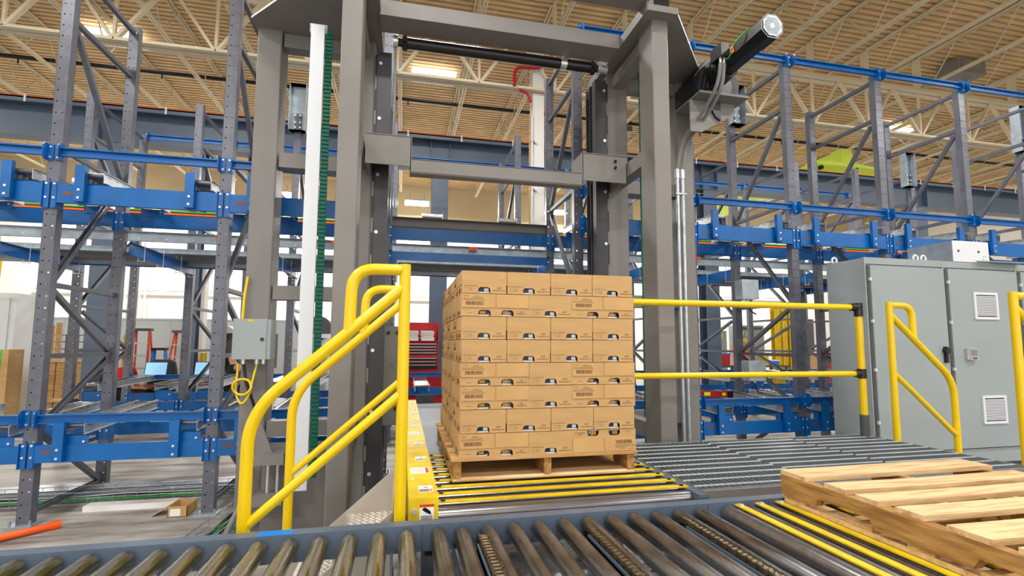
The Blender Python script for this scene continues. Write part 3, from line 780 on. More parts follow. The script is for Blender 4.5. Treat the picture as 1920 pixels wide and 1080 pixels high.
for dx in (0.0, 0.035): part('cable_gland', MB().cyl((2.81 + dx, 3.80, 4.145), (2.81 + dx, 3.80, 4.09), 0.014, 10), M['silver'], gm)
part('brake_disc', MB().cyl((3.10, 4.14, 4.08), (3.10, 4.10, 4.08), 0.13, 28), M['cabdark'], gm)
# flexible conduits and rigid pipes
cd = thing('conduit_run', 'pair of grey flexible conduits dropping into bare pipes on the right lift tower', 'conduit', (2.76, 4.42, 0))
for k, dx in enumerate((0.0, 0.06)):
    b = MB(); b.tube(fillet([(2.81 + dx * 0.6, 3.80, 4.09), (2.80 + dx * 0.8, 3.84, 3.90), (2.80 + dx, 4.05, 3.76), (2.73 + dx, 4.36, 3.56), (2.72 + dx, 4.42, 3.3)], 0.22, 10), 0.018, 12); part('flexible_conduit', b, M['conduit'], cd)
    b = MB(); b.cyl((2.72 + dx, 4.43, 3.3), (2.72 + dx, 4.43, 3.2), 0.024, 12); b.cyl((2.72 + dx, 4.43, 3.2), (2.72 + dx, 4.43, 0.06), 0.018, 12); part('pipe', b, M['galv'], cd)
b = MB(); b.box(2.69, 2.81, 4.405, 4.42, 3.03, 3.045); part('pipe_strap', b, M['galv'], cd)

# ================================================================ JUNCTION BOX WITH YELLOW CABLE
jb = thing('junction_box', 'small grey electrical box on the left lift column', 'electrical box', (-1.2, 4.36, 1.5))
part('enclosure', MB().box(-1.315, -1.04, 4.30, 4.465, 1.37, 1.69), M['cab'], jb)
part('door', MB().box(-1.318, -1.07, 4.292, 4.30, 1.37, 1.693), M['cab'], jb)
part('lock', MB().cyl((-1.10, 4.292, 1.53), (-1.10, 4.284, 1.53), 0.014, 12), M['black'], jb)
part('label', MB().box(-1.21, -1.17, 4.290, 4.292, 1.67, 1.688), M['yellow2'], jb)
b = MB()
for x in (-1.25, -1.15, -1.10): b.cyl((x, 4.37, 1.37), (x, 4.37, 1.33), 0.02, 10)
part('cable_gland', b, M['silver'], jb)
yc = thing('yellow_cable', 'coiled yellow cable hanging below the small grey box', 'cable', (-1.2, 4.35, 1.2))
part('coil', MB().tube([(-1.24 + 0.068 * math.cos(2 * PI * k / 28), 4.325 + 0.01 * math.sin(4 * PI * k / 28), 1.15 + 0.062 * math.sin(2 * PI * k / 28)) for k in range(28)], 0.010, 8, 0, True), M['yellow'], yc)
part('lead', MB().tube(fillet([(-1.15, 4.37, 1.33), (-1.165, 4.34, 1.22), (-1.185, 4.33, 1.08), (-1.24, 4.33, 1.0), (-1.295, 4.35, 1.1), (-1.29, 4.38, 1.33)], 0.06), 0.009, 8), M['yellow'], yc)
b = MB(); b.tube([(-1.29, 4.42, 1.69), (-1.285, 4.43, 1.9), (-1.27, 4.44, 2.05)], 0.012, 8)
single('yellow_cable', b, M['yellow'], 'straight yellow cable rising above the small grey box', 'cable', (-1.28, 4.43, 1.7))
b = MB(); b.tube([(-1.25, 4.37, 1.33), (-1.22, 4.36, 1.18), (-1.16, 4.38, 1.0), (-1.15, 4.40, 0.9)], 0.012, 8)
single('black_cable', b, M['black'], 'black cable leaving the small grey box downwards', 'cable', (-1.2, 4.36, 1.1))

# ================================================================ CENTRE ROLLER CONVEYOR
cc = thing('roller_conveyor', 'chain driven roller conveyor carrying the loaded pallet into the lift', 'conveyor', (0.8, 2.9, 0))
me = MB().cyl((0.17, 0, 0), (1.425, 0, 0), 0.040, 20).mesh('roller', M['roller_s'])
for k in range(10): inst('roller', me, cc, (0, 2.293 + 0.118 * k, 0.727))
me = MB().cyl((0.17, 0, 0), (1.425, 0, 0), 0.030, 16).mesh('roller', M['roller_z'])
k = 0; y = 3.46
while y < 6.2: inst('roller', me, cc, (0, y, 0.737)); y += 0.076
sb = MB(); sb.box(0.175, 1.45, -0.018, 0.018, 0.770, 0.776)
me = sb.mesh('wear_strip', M['yellow2'])
mb_ = MB().cyl((0, 0, 0.776), (0, 0, 0.781), 0.011, 8).mesh('screw', M['blackm'])
for k in range(9):
    o = inst('wear_strip', me, cc, (0, 2.352 + 0.118 * k, 0)); [inst('screw', mb_, o, (xq, 2.352 + 0.118 * k, 0)) for xq in (0.2, 1.42)]
part('side_channel', MB().ext(P_C(0.044, 0.16, 0.005, 1), (1.43, 2.2, 0.69), (1.43, 6.25, 0.69)), M['rail'], cc)
part('side_channel', MB().ext(P_C(0.05, 0.16, 0.005, -1), (0.165, 2.23, 0.66), (0.165, 6.25, 0.66)), M['rail'], cc)
part('end_bracket', MB().box(1.42, 1.474, 2.19, 2.2, 0.60, 0.765).box(1.445, 1.465, 2.188, 2.19, 0.71, 0.73), M['rail'], cc)
for (x, y) in ((0.14, 2.5), (1.45, 2.5), (0.14, 4.0), (1.45, 4.0), (0.14, 6.0), (1.45, 6.0)):
    part('leg', MB().box(x - 0.03, x + 0.03, y - 0.03, y + 0.03, 0.01, 0.60).box(x - 0.07, x + 0.07, y - 0.06, y + 0.06, 0, 0.01), M['rail'], cc)
part('stop_plate', MB().box(0.186, 0.41, 6.28, 6.30, 0.76, 0.865), M['cabdark'], cc)
ys = [2.16, 3.4, 4.62, 5.86]
for i in range(3):
    g = part('chain_guard', MB().box(0.04, 0.165, ys[i], ys[i + 1] - 0.006, 0.705 if i == 0 else 0.60, 0.852), M['yellow2'], cc)
    b = MB(); b.cyl((0.062, ys[i] + 0.3, 0.852), (0.062, ys[i] + 0.3, 0.857), 0.01, 10); b.cyl((0.062, ys[i] + 0.9, 0.852), (0.062, ys[i] + 0.9, 0.857), 0.01, 10)
    if i == 0: b.cyl((0.065, ys[0], 0.80), (0.065, ys[0] - 0.007, 0.80), 0.012, 12)
    part('screw', b, M['bolt'], g)
LBL = [M['paper'], M['black'], M['orange'], M['red']]
def warn_flat(x0, x1, y0, y1, z, kind):
    b = MB(); b.box(x0, x1, y0, y1, z, z + 0.0008, 0)
    w, d = x1 - x0, y1 - y0
    if kind == 'pinch':
        b.box(x0 + w * 0.05, x0 + w * 0.72, y0 + d * 0.08, y0 + d * 0.45, z + 0.0008, z + 0.0012, 1)
        b.box(x0 + w * 0.75, x1 - w * 0.05, y0 + d * 0.08, y0 + d * 0.45, z + 0.0008, z + 0.0012, 2)
        b.prism([(0, 0), (0.3, 0.1), (0.7, 0.0), (0.5, 0.25), (0.3, 0.35)], (x0 + w * 0.3, y0 + d * 0.6, z + 0.0008), (w * 0.6, 0, 0), (0, d * 0.6, 0), 0.0004, 1)
        text_into(b, 'CAUTION', d * 0.13, (x0 + w * 0.08, y0 + d * 0.2, z + 0.0012), (1, 0, 0), (0, 1, 0), 0)
    else:
        b.box(x1 - w * 0.2, x1 - w * 0.03, y0 + d * 0.05, y1 - d * 0.05, z + 0.0008, z + 0.0012, 3)
        for j in range(7): b.box(x0 + w * 0.06, x1 - w * 0.28, y0 + d * (0.12 + j * 0.11), y0 + d * (0.15 + j * 0.11), z + 0.0008, z + 0.0011, 1)
    return b
for (y0, y1, x0, x1, kd) in ((2.24, 2.34, 0.085, 0.148, 'pinch'), (2.56, 2.68, 0.055, 0.148, 'note'), (2.84, 2.93, 0.085, 0.148, 'pinch'), (3.28, 3.35, 0.085, 0.148, 'pinch'), (3.66, 3.74, 0.065, 0.155, 'note'), (3.98, 4.06, 0.09, 0.15, 'pinch'), (4.3, 4.38, 0.09, 0.15, 'pinch'), (4.7, 4.8, 0.085, 0.15, 'pinch'), (5.0, 5.1, 0.055, 0.15, 'note'), (5.5, 5.6, 0.085, 0.15, 'pinch')):
    part('warning_label', warn_flat(x0, x1, y0, y1, 0.8525, kd), LBL, cc, 'small caution label with black and orange blocks' if kd == 'pinch' else 'white text label with a red end')
# WARNING label on the guard's front end
b = MB(); yF = 2.16; x0, x1, za, zc_ = 0.086, 0.146, 0.762, 0.828
b.box(x0, x1, yF - 0.0008, yF, za, zc_, 0); b.box(x0, x1, yF - 0.0012, yF - 0.0008, zc_ - 0.014, zc_, 2)
text_into(b, 'WARNING', 0.0098, (x0 + 0.013, yF - 0.0012, zc_ - 0.0105), (1, 0, 0), (0, 0, 1), 1)
b.prism([(0, 0), (0.008, 0), (0.004, 0.008)], (x0 + 0.003, yF - 0.0012, zc_ - 0.0105), (1, 0, 0), (0, 0, 1), 0.0003, 1)
b.prism([(0.01, 0.018), (0.025, 0.006), (0.036, 0.0), (0.05, -0.004), (0.045, 0.010), (0.03, 0.022), (0.02, 0.026)], (x0, yF - 0.0012, 0.788), (1, 0, 0), (0, 0, 1), 0.0003, 1)
for j in range(4): b.box(x0 + 0.006, x1 - 0.006, yF - 0.0011, yF - 0.0008, 0.765 + j * 0.0042, 0.767 + j * 0.0042, 1)
part('warning_label', b, LBL, cc, 'WARNING label with orange header and pinched hand symbol')

# ================================================================ FOREGROUND TRANSFER CONVEYOR
fc = thing('roller_conveyor', 'foreground steel roller conveyor with chains crossing the whole picture', 'conveyor', (0.5, 1.4, 0))
X0, X1 = -1.9, 3.6
def rl(y, s):
    b = MB(); b.ext(P_C(0.055, 0.10, 0.006, s), (X0, y, 0.75), (X1, y, 0.75)); return b
part('side_rail', rl(2.0, -1), M['rail'], fc)
part('side_rail', rl(0.68, 1), M['rail'], fc)
part('rail_joint', MB().box(0.09, 0.094, 1.997, 2.0, 0.70, 0.80).box(1.335, 1.339, 1.997, 2.0, 0.70, 0.80), M['cabdark'], fc)
rc = MB(); rc.cyl((0, 0.69, 0), (0, 1.985, 0), 0.0315, 20); rc.cyl((0, 1.985, 0), (0, 1.999, 0), 0.012, 8)
mr1 = rc.mesh('roller', M['roller']); 
rc = MB(); rc.cyl((0, 0.69, 0), (0, 1.985, 0), 0.0315, 20); rc.cyl((0, 1.985, 0), (0, 1.999, 0), 0.012, 8)
mr2 = rc.mesh('roller', M['roller_y'])
k = 0
for k in range(-18, 13):
    x = 0.034 + 0.1045 * k
    if k == 1: x += 0.015
    inst('roller', mr2 if k < 1 else mr1, fc, (x, 0, 0.759))
rc = MB(); rc.cyl((0, 0.69, 0), (0, 1.985, 0), 0.036, 20); mr3 = rc.mesh('roller', M['roller_s'])
st = MB(); st.box(-0.016, 0.016, 0.70, 2.0, 0.795, 0.801); ms = st.mesh('wear_strip', M['yellow2'])
st = MB(); st.cyl((0, 1.975, 0.801), (0, 1.975, 0.807), 0.011, 10); ms2 = st.mesh('screw', M['bolt'])
inst('roller', mr3, fc, (1.43, 0, 0.754))
for k in range(17):
    x = 1.486 + 0.105 * k
    o = inst('wear_strip', ms, fc, (x, 0, -0.012)); inst('screw', ms2, o, (x, 0, -0.012))
    inst('roller', mr3, fc, (x + 0.0525, 0, 0.746))
# chain strands between rollers
def chain_mesh(y0, y1):
    b = MB(); p = 0.0254; y = y0; k = 0
    while y < y1:
        w = 0.017 if k % 2 else 0.012
        for s in (-1, 1):
            xa = s * w
            b.box(min(xa, xa + 0.003 * s), max(xa, xa + 0.003 * s), y - 0.006, y + p + 0.006, -0.010, 0.010)
        b.cyl((-0.019, y, 0), (0.019, y, 0), 0.0075, 8)
        y += p; k += 1
    # sprocket turn at the far end
    for j in range(8):
        a = PI / 2 - j * PI / 8; cy = y1 + 0.05 * math.cos(a); cz = -0.05 + 0.05 * math.sin(a)
        for s in (-1, 1): b.cyl((s * 0.014, cy, cz), (s * 0.018, cy, cz), 0.013, 8)
        b.cyl((-0.018, cy, cz), (0.018, cy, cz), 0.007, 8)
    return b
mc = chain_mesh(0.72, 1.88).mesh('drive_chain', M['chain'])
for x in (0.312, 0.739, 1.157):
    o = inst('drive_chain', mc, fc, (x, 0, 0.782))
    part('sprocket', MB().cyl((x - 0.008, 1.88, 0.732), (x + 0.008, 1.88, 0.732), 0.045, 20), M['blackm'], fc)
    part('chain_support', MB().box(x - 0.03, x + 0.03, 0.72, 1.84, 0.70, 0.765).box(x - 0.03, x - 0.024, 0.72, 1.84, 0.62, 0.775).box(x + 0.02, x + 0.03, 0.72, 1.84, 0.70, 0.772), M['rail'], fc)
mc2 = MB(); 
for k in range(20):
    a = 2 * PI * k / 20; 
    for s in (-1, 1): mc2.box(min(s * 0.012, s * 0.015), max(s * 0.012, s * 0.015), 1.86 + 0.07 * math.cos(a) - 0.012, 1.86 + 0.07 * math.cos(a) + 0.012, 0.62 + 0.07 * math.sin(a) - 0.008, 0.62 + 0.07 * math.sin(a) + 0.008)
part('idler_chain', MB().add(*[(v_ := mc2.v), mc2.f][:2]) if False else mc2, M['chain'], fc)
part('drive_axle', MB().cyl((0.2, 1.86, 0.62), (1.3, 1.86, 0.62), 0.018, 12).cyl((0.42, 1.86, 0.62), (0.46, 1.86, 0.62), 0.04, 14), M['silver'], fc)
for x in (-0.02, 0.21): part('cross_member', MB().box(x - 0.004, x + 0.004, 0.72, 1.99, 0.58, 0.715).box(x - 0.03, x + 0.004, 0.72, 1.99, 0.58, 0.586), M['rail'], fc)
part('drive_box', MB().box(0.20, 0.62, 0.8, 1.55, 0.30, 0.62), M['rail'], fc)
part('pan', MB().box(-0.1, 3.4, 0.72, 1.98, 0.24, 0.26), M['portal_dark'], fc)
for x in (-1.6, -0.62, 1.36, 2.6):
    for y in (0.65, 2.03): part('leg', MB().box(x - 0.03, x + 0.03, y - 0.025, y + 0.025, 0.01, 0.70).box(x - 0.07, x + 0.07, y - 0.05, y + 0.05, 0, 0.01), M['rail'], fc)
part('masking_tape', MB().box(-0.50, -0.38, 2.002, 2.05, 0.8, 0.8012), M['tape'], fc, 'blue tape on the rail top')

# ================================================================ PALLETS
def board(x0, x1, y0, y1, z0, z1, sag=0.0, seg=1):
    b = MB(); r = 0.003
    if seg == 1: return b.box(x0, x1, y0, y1, z0, z1)
    vs = []; fs = []
    for i in range(seg + 1):
        t = i / seg; x = x0 + (x1 - x0) * t; dz = sag * (1 - (2 * t - 1) ** 2) * -1
        vs += [(x, y0, z0 + dz), (x, y1, z0 + dz), (x, y1, z1 + dz), (x, y0, z1 + dz)]
    for i in range(seg):
        a = i * 4; c = a + 4
        for k in range(4): fs.append((a + k, a + (k + 1) % 4, c + (k + 1) % 4, c + k))
    fs += [(3, 2, 1, 0), (seg * 4, seg * 4 + 1, seg * 4 + 2, seg * 4 + 3)]
    return b.add(vs, fs)
def stringer(x0, x1, y0, y1, z0, z1):
    L = y1 - y0; b = MB(); n1 = 0.15 * L; n2 = 0.37 * L; h = z1 - z0; q = h * 0.42
    out = [(y0, z0), (y0 + n1, z0), (y0 + n1 + 0.02, z0 + q), (y0 + n2 - 0.02, z0 + q), (y0 + n2, z0), (y1 - n2, z0), (y1 - n2 + 0.02, z0 + q), (y1 - n1 - 0.02, z0 + q), (y1 - n1, z0), (y1, z0), (y1, z1), (y0, z1)]
    return b.prism(out, (x0, 0, 0), (0, 1, 0), (0, 0, 1), x1 - x0)
p1 = thing('wooden_pallet', 'wooden pallet under the stacked cardboard cartons', 'pallet', (0.79, 3.25, 0.77))
zb = 0.7765
part('bottom_board', MB().ext([(-0.06, -0.011), (0.052, -0.011), (0.06, -0.004), (0.06, 0.004), (0.052, 0.011), (-0.06, 0.011)], (0.272, 2.69, zb + 0.011), (1.298, 2.69, zb + 0.011)), M['woodlight'], p1)
for k in range(5): part('bottom_board', MB().box(0.275, 1.295, 2.755 + 0.22 * k, 2.97 + 0.22 * k, zb, zb + 0.018), M['wood'], p1)
for x in (0.275, 0.768, 1.257): part('stringer', stringer(x, x + 0.04, 2.63, 3.85, zb + 0.0225, 0.885), M['wooddark'], p1)
for i in range(7): part('deck_board', MB().box(0.262, 1.314, 2.62 + i * 0.182, 2.62 + i * 0.182 + (0.135 if i in (0, 6) else 0.1), 0.8855, 0.902), M['wood'], p1)
p2 = thing('wooden_pallet', 'empty wooden pallet on the foreground conveyor at the right edge', 'pallet', (2.25, 1.45, 0.79))
zb = 0.7895
for j, (y0, y1) in enumerate(((1.845, 1.985), (1.66, 1.76), (1.515, 1.605), (1.36, 1.46), (1.155, 1.28), (0.98, 1.10), (0.76, 0.9))):
    part('deck_board', board(1.705 + (0.012 if j % 2 else 0), 2.76 - (0.01 if j % 3 else 0), y0, y1, 0.913, 0.932, 0.004 if j else 0.0, 8), M['woodlight'], p2)
for x in (1.705, 2.21, 2.71): part('stringer', stringer(x, x + 0.042, 0.76, 1.985, 0.825, 0.912), M['wooddark'], p2)
for y0, y1 in ((1.86, 1.98), (1.55, 1.67), (1.33, 1.42), (1.08, 1.2), (0.77, 0.9)): part('bottom_board', MB().box(1.715, 2.74, y0, y1, 0.808, 0.8245), M['wood'], p2)
for x in (1.715, 2.20, 2.66): part('base_board', MB().box(x, x + 0.09, 0.77, 1.98, zb, zb + 0.018), M['woodlight'], p2)

# ================================================================ CARDBOARD CARTONS
BW, BL, BH = 0.2435, 0.383, 0.1215
def notch_panel(w, h, centres, hw=0.034, hh=0.034, top=False):
    """outline, z up, with rounded hand holes touching the bottom edge"""
    pts = [(-w / 2, 0)]
    for c in centres:
        pts.append((c - hw, 0))
        pts.append((c - hw, hh * 0.5))
        for a in (150, 120, 90): pts.append((c - hw * 0.55 + hw * 0.45 * math.cos(math.radians(a)), hh * 0.5 + hh * 0.5 * math.sin(math.radians(a))))
        for a in (90, 60, 30): pts.append((c + hw * 0.55 + hw * 0.45 * math.cos(math.radians(a)), hh * 0.5 + hh * 0.5 * math.sin(math.radians(a))))
        pts.append((c + hw, hh * 0.5)); pts.append((c + hw, 0))
    pts += [(w / 2, 0), (w / 2, h), (-w / 2, h)]
    return pts
def build_carton():
    t = 0.004
    shell = MB()
    pe = notch_panel(BW, BH, [0.0]); ps = notch_panel(BL - 2 * t, BH, [-0.062, 0.066])
    shell.prism(pe, (0, -BL / 2 + t, 0), (1, 0, 0), (0, 0, 1), t)
    shell.prism(pe, (0, BL / 2 - t, 0), (-1, 0, 0), (0, 0, 1), t)
    shell.prism(ps, (BW / 2 - t, 0, 0), (0, 1, 0), (0, 0, 1), t)
    shell.prism(ps, (-BW / 2 + t, 0, 0), (0, -1, 0), (0, 0, 1), t)
    shell.box(-BW / 2 + t, BW / 2 - t, -BL / 2 + t, BL / 2 - t, BH - t, BH)
    shell.box(-BW / 2 + t, BW / 2 - t, -BL / 2 + t, BL / 2 - t, 0.0, 0.003)
    cont = MB(); cont.box(-BW / 2 + 0.02, BW / 2 - 0.02, -BL / 2 + 0.02, BL / 2 - 0.02, 0.006, BH - 0.01)
    tr = MB()
    for s in (-1, 1):
        tr.box(-0.03, 0.03, s * (BL / 2 - 0.02), s * (BL / 2 - 0.012), 0.003, 0.009, 0) if s > 0 else tr.box(-0.03, 0.03, -(BL / 2 - 0.012), -(BL / 2 - 0.02), 0.003, 0.009, 0)
    tr.box(0.002, 0.026, -(BL / 2 - 0.014), -(BL / 2 - 0.02), 0.012, 0.03, 0)
    for yc in (-0.062, 0.066):
        tr.box(-(BW / 2 - 0.012), -(BW / 2 - 0.02), yc - 0.028, yc + 0.028, 0.003, 0.009, 0)
        tr.box(-(BW / 2 - 0.014), -(BW / 2 - 0.02), yc - 0.01, yc + 0.02, 0.014, 0.03, 1)
    flaps = []
    for s in (-1, 1):
        for (a0, a1) in ((-BL / 2 + 0.006, -0.004), (0.004, BL / 2 - 0.006)):
            xa, xb = sorted((s * BW / 2, s * (BW / 2 + 0.0035))); flaps.append(MB().box(xa, xb, a0, a1, 0.047, BH - 0.002))
    # printing: end faces
    pr = MB()
    for s in (-1, 1):
        u = Vector((-s, 0, 0)) if s > 0 else Vector((1, 0, 0)); o = Vector((0, s * BL / 2, 0)); n = Vector((0, s, 0))
        text_into(pr, 'KEEP', 0.0125, o + u * 0.082 + Vector((0, 0, 0.026)), u, (0, 0, 1), 0, 'CENTER')
        text_into(pr, 'REFRIGERATED', 0.0105, o + u * 0.082 + Vector((0, 0, 0.013)), u, (0, 0, 1), 0, 'CENTER')
        text_into(pr, 'Tote', 0.0085, o + u * -0.083 + Vector((0, 0, 0.024)), u, (0, 0, 1), 0)
        text_into(pr, 'No. 1', 0.0085, o + u * -0.083 + Vector((0, 0, 0.014)), u, (0, 0, 1), 0)
        q = lambda a0, a1, b0, b1: pr.prism([(a0, b0), (a1, b0), (a1, b1), (a0, b1)], o + n * 0.0002, u, (0, 0, 1), 0.0003)
        q(-0.108, -0.0895, 0.012, 0.0128); q(-0.108, -0.0895, 0.030, 0.0308); q(-0.108, -0.1072, 0.012, 0.0308); q(-0.0903, -0.0895, 0.012, 0.0308)
        random.seed(3)
        a = -0.112
        while a < -0.04: w_ = random.uniform(0.002, 0.005); q(a, a + w_, 0.0385, 0.0412); a += w_ + 0.0015
    # side faces: barcode flap and lower lip text
    for s in (-1, 1):
        u = Vector((0, s, 0)); o = Vector((s * (BW / 2 + 0.0035), 0, 0)); n = Vector((s, 0, 0)); o2 = Vector((s * BW / 2, 0, 0))
        q = lambda a0, a1, b0, b1, oo=o: pr.prism([(a0, b0), (a1, b0), (a1, b1), (a0, b1)], oo + n * 0.0002, u, (0, 0, 1), 0.0003)
        random.seed(5); a = -0.165
        while a < -0.068:
            w_ = random.choice((0.0012, 0.0022, 0.0035)); q(a, a + w_, 0.060, 0.080); a += w_ + random.choice((0.0012, 0.002))
        for (b0, a0, a1) in ((0.086, -0.18, -0.06), (0.093, -0.178, -0.065), (0.100, -0.13, -0.07), (0.107, -0.178, -0.15), (0.1065, -0.12, -0.09)):
            a = a0
            while a < a1: w_ = random.uniform(0.002, 0.006); q(a, a + w_, b0, b0 + 0.003); a += w_ + 0.0022
        text_into(pr, 'KEEP', 0.009, o2 + u * 0.145 + Vector((0, 0, 0.022)), u, (0, 0, 1), 0, 'CENTER')
        text_into(pr, 'REFRIGERATED', 0.009, o2 + u * 0.145 + Vector((0, 0, 0.012)), u, (0, 0, 1), 0, 'CENTER')
        text_into(pr, 'Tote No. 1', 0.007, o2 + u * -0.158 + Vector((0, 0, 0.016)), u, (0, 0, 1), 0)
    t_ = thing('cardboard_carton', 'carton', 'carton', (0, 0, 0))
    part('shell', shell, M['card'], t_); part('contents', cont, M['contents'], t_); part('tray_edge', tr, [M['white'], M['amber']], t_, kind='stuff')
    [part('flap', q_, M['card2'], t_) for q_ in flaps]; part('printing', pr, M['ink'], t_, kind='stuff')
    return t_
proto = build_carton()
used = [False]
ROWN = ['top', 'second', 'third', 'fourth', 'fifth', 'sixth', 'seventh', 'bottom']
def carton(row, x, y, rot, label, group):
    if used[0]: c = copy_tree(proto)
    else: c = proto; used[0] = True
    c.location = (x + random.uniform(-0.0015, 0.0015), y + (random.uniform(-0.004, 0.0) if y < 2.9 else 0), 0.9025 + (7 - row) * 0.1245)
    c.rotation_euler = (0, 0, rot + random.uniform(-0.003, 0.003))
    c['label'] = label; c['group'] = group
    return c
random.seed(11)
types = 'ABAABBAB'
LX0, LY0 = 0.305, 2.625
for row in range(8):
    rn = ROWN[row]
    random.seed(100 + row)
    if types[row] == 'A':
        for i in range(4):
            for j in range(3):
                if j == 1 and i in (1, 2): continue
                x = LX0 + 0.1245 + i * 0.2495; y = LY0 + BL / 2 + 0.002 + j * 0.418
                if j == 0: lab = 'carton in the %s row of the load, %s from the left on the front face' % (rn, ['first', 'second', 'third', 'fourth'][i])
                elif i == 0: lab = 'carton in the %s row of the load, %s one back on the left side' % (rn, ['', 'second', 'third'][j])
                else: lab = 'carton in the %s row at the %s of the load, column %s' % (rn, ['', 'right side', 'rear'][j], ['', 'two', 'three', 'four'][i])
                carton(row, x, y, 0, lab, 'cartons stacked on the pallet')
    else:
        for side, xc in ((0, LX0 + BL / 2 - 0.004), (1, LX0 + 0.9985 - BL / 2 + 0.004)):
            for j in range(5):
                y = LY0 + BW / 2 + 0.004 + j * 0.2495
                flip = PI / 2 * (1)
                if j == 0: lab = 'carton in the %s row, long side forward with two hand holes, %s front corner' % (rn, ['left', 'right'][side])
                else: lab = 'carton in the %s row of the load, %s one back on the %s side' % (rn, ['', 'second', 'third', 'fourth', 'fifth'][j], ['left', 'right'][side])
                c = carton(row, xc, y, -PI / 2 if False else PI / 2 * -1 + PI, lab, 'cartons stacked on the pallet')
                if row == 7 and side == 1 and j == 0:
                    c.rotation_euler = (PI, 0, PI / 2); c.location.z += BH
                    c['label'] = 'upside-down cardboard carton at the right front corner of the bottom row'
        for j in range(3):
            if j == 1: continue
            y = LY0 + BL / 2 + 0.002 + j * 0.418
            lab = 'carton in the %s row of the load, end-on in the middle of the front' % rn if j == 0 else 'carton in the %s row of the load, end-on in the middle of the rear' % rn
            carton(row, LX0 + 0.4995 , y, 0, lab, 'cartons stacked on the pallet')

# ================================================================ YELLOW HANDRAILS
def stair_rail(name, label, x0, y, s, base, foot):
    """x0: top post; s=+1 going down towards +X, -1 towards -X"""
    t = thing(name, label, 'handrail', (x0, y, 0)); r = 0.024
    part('post', MB().tube([(x0, y, base), (x0, y, 1.838)], r, 16), M['yellow'], t)
    pts = fillet([(x0 + s * 0.588, y, foot), (x0 + s * 0.588, y, 1.225), (x0 + s * 0.01, y, 1.735)], 0.14, 10)
    part('handrail', MB().tube(pts, r, 16), M['yellow'], t)
    pts = fillet([(x0 + s * 0.012, y, 1.814), (x0 + s * 0.215, y, 1.814), (x0 + s * 0.222, y, 1.555)], 0.13, 10)
    part('loop', MB().tube(pts, r, 16), M['yellow'], t)
    part('mid_rail', MB().tube([(x0 + s * 0.58, y, 0.795), (x0 + s * 0.012, y, 1.285)], 0.019, 14), M['yellow'], t)
    return t
stair_rail('stair_handrail', 'yellow tube handrail nearest the camera left of the conveyor, with looped top', 0.005, 2.14, -1, 0.70, 0.02)
stair_rail('stair_handrail', 'second yellow tube handrail behind the near one, across the left steps', 0.005, 2.93, -1, 0.45, 0.02)
stair_rail('stair_handrail', 'yellow looped handrail in front of the first cabinet door', 3.715, 3.1, 1, 0.765, 0.3)
stair_rail('stair_handrail', 'yellow handrail cut off by the right edge of the picture', 3.735, 2.31, 1, 0.765, 0.3)
gr_ = thing('guard_rail', 'yellow two-bar guard rail with black fittings right of the cartons', 'guard rail', (3.63, 3.3, 0.78))
part('top_rail', MB().cyl((1.40, 3.3, 1.81), (3.63, 3.3, 1.81), 0.024, 16), M['yellow'], gr_)
part('mid_rail', MB().cyl((1.40, 3.3, 1.272), (3.63, 3.3, 1.272), 0.022, 16), M['yellow'], gr_)
part('post', MB().cyl((3.64, 3.3, 0.93), (3.64, 3.3, 1.82), 0.027, 16), M['yellow'], gr_)
part('post_socket', MB().cyl((3.64, 3.3, 0.778), (3.64, 3.3, 0.945), 0.033, 16), M['cabdark'], gr_, 'grey base socket')
part('fitting', MB().cyl((3.64, 3.3, 1.735), (3.64, 3.3, 1.845), 0.034, 16).cyl((3.56, 3.3, 1.81), (3.64, 3.3, 1.81), 0.031, 16), M['black'], gr_, 'black elbow fitting')
part('fitting', MB().cyl((3.64, 3.3, 1.235), (3.64, 3.3, 1.31), 0.034, 16).cyl((3.57, 3.3, 1.272), (3.64, 3.3, 1.272), 0.029, 16), M['black'], gr_, 'black tee fitting')
part('post', MB().cyl((1.50, 3.3, 0.778), (1.50, 3.3, 1.80), 0.024, 16), M['yellow'], gr_)

# ================================================================ STAIRS
def stairs(label, x0, s):
    t = thing('access_steps', label, 'steps', (x0, 2.55, 0))
    for k in range(3):
        z = 0.575 - 0.2 * k; xa, xb = sorted((x0 + s * 0.225 * k, x0 + s * (0.225 * k + 0.24)))
        b = MB(); b.box(xa, xb, 2.19, 2.90, z - 0.03, z)
        tr_ = part('tread', b, M['tread'], t)
        c = MB(); yy = 2.21; j = 0
        while yy < 2.88:
            xx = xa + 0.015 + (0.012 if j % 2 else 0)
            while xx < xb - 0.02:
                c.add([(xx, yy, z), (xx + 0.022, yy, z), (xx + 0.024, yy + 0.012, z), (xx, yy + 0.012, z), (xx + 0.011, yy + 0.004, z + 0.006), (xx + 0.013, yy + 0.008, z + 0.006)], [(0, 1, 4), (1, 2, 5, 4), (2, 3, 5), (3, 0, 4, 5)]); xx += 0.034
            yy += 0.022; j += 1
        part('tread_lugs', c, M['tread'], tr_, kind='stuff')
    for y in (2.17, 2.90):
        pl = [(x0, 0.80 if s < 0 else 0.735), (x0, 0.42), (x0 + s * 0.46, 0.0), (x0 + s * 0.75, 0.0), (x0 + s * 0.75, 0.16)]
        if s < 0: pl = pl[::-1]
        b = MB(); b.prism(pl, (0, y, 0), (1, 0, 0), (0, 0, 1), 0.01); part('stringer_plate', b, M['alu'], t)
    b = MB(); b.box(min(x0, x0 - s * 0.008), max(x0, x0 - s * 0.008), 2.17, 2.90, 0.42, 0.795 if s < 0 else 0.735); part('riser_plate', b, M['alu'], t)
    return t
stairs('aluminium steps with lugged treads down from the conveyor at left', -0.03, -1)
stairs('aluminium steps down behind the right end of the grating', 3.76, 1)

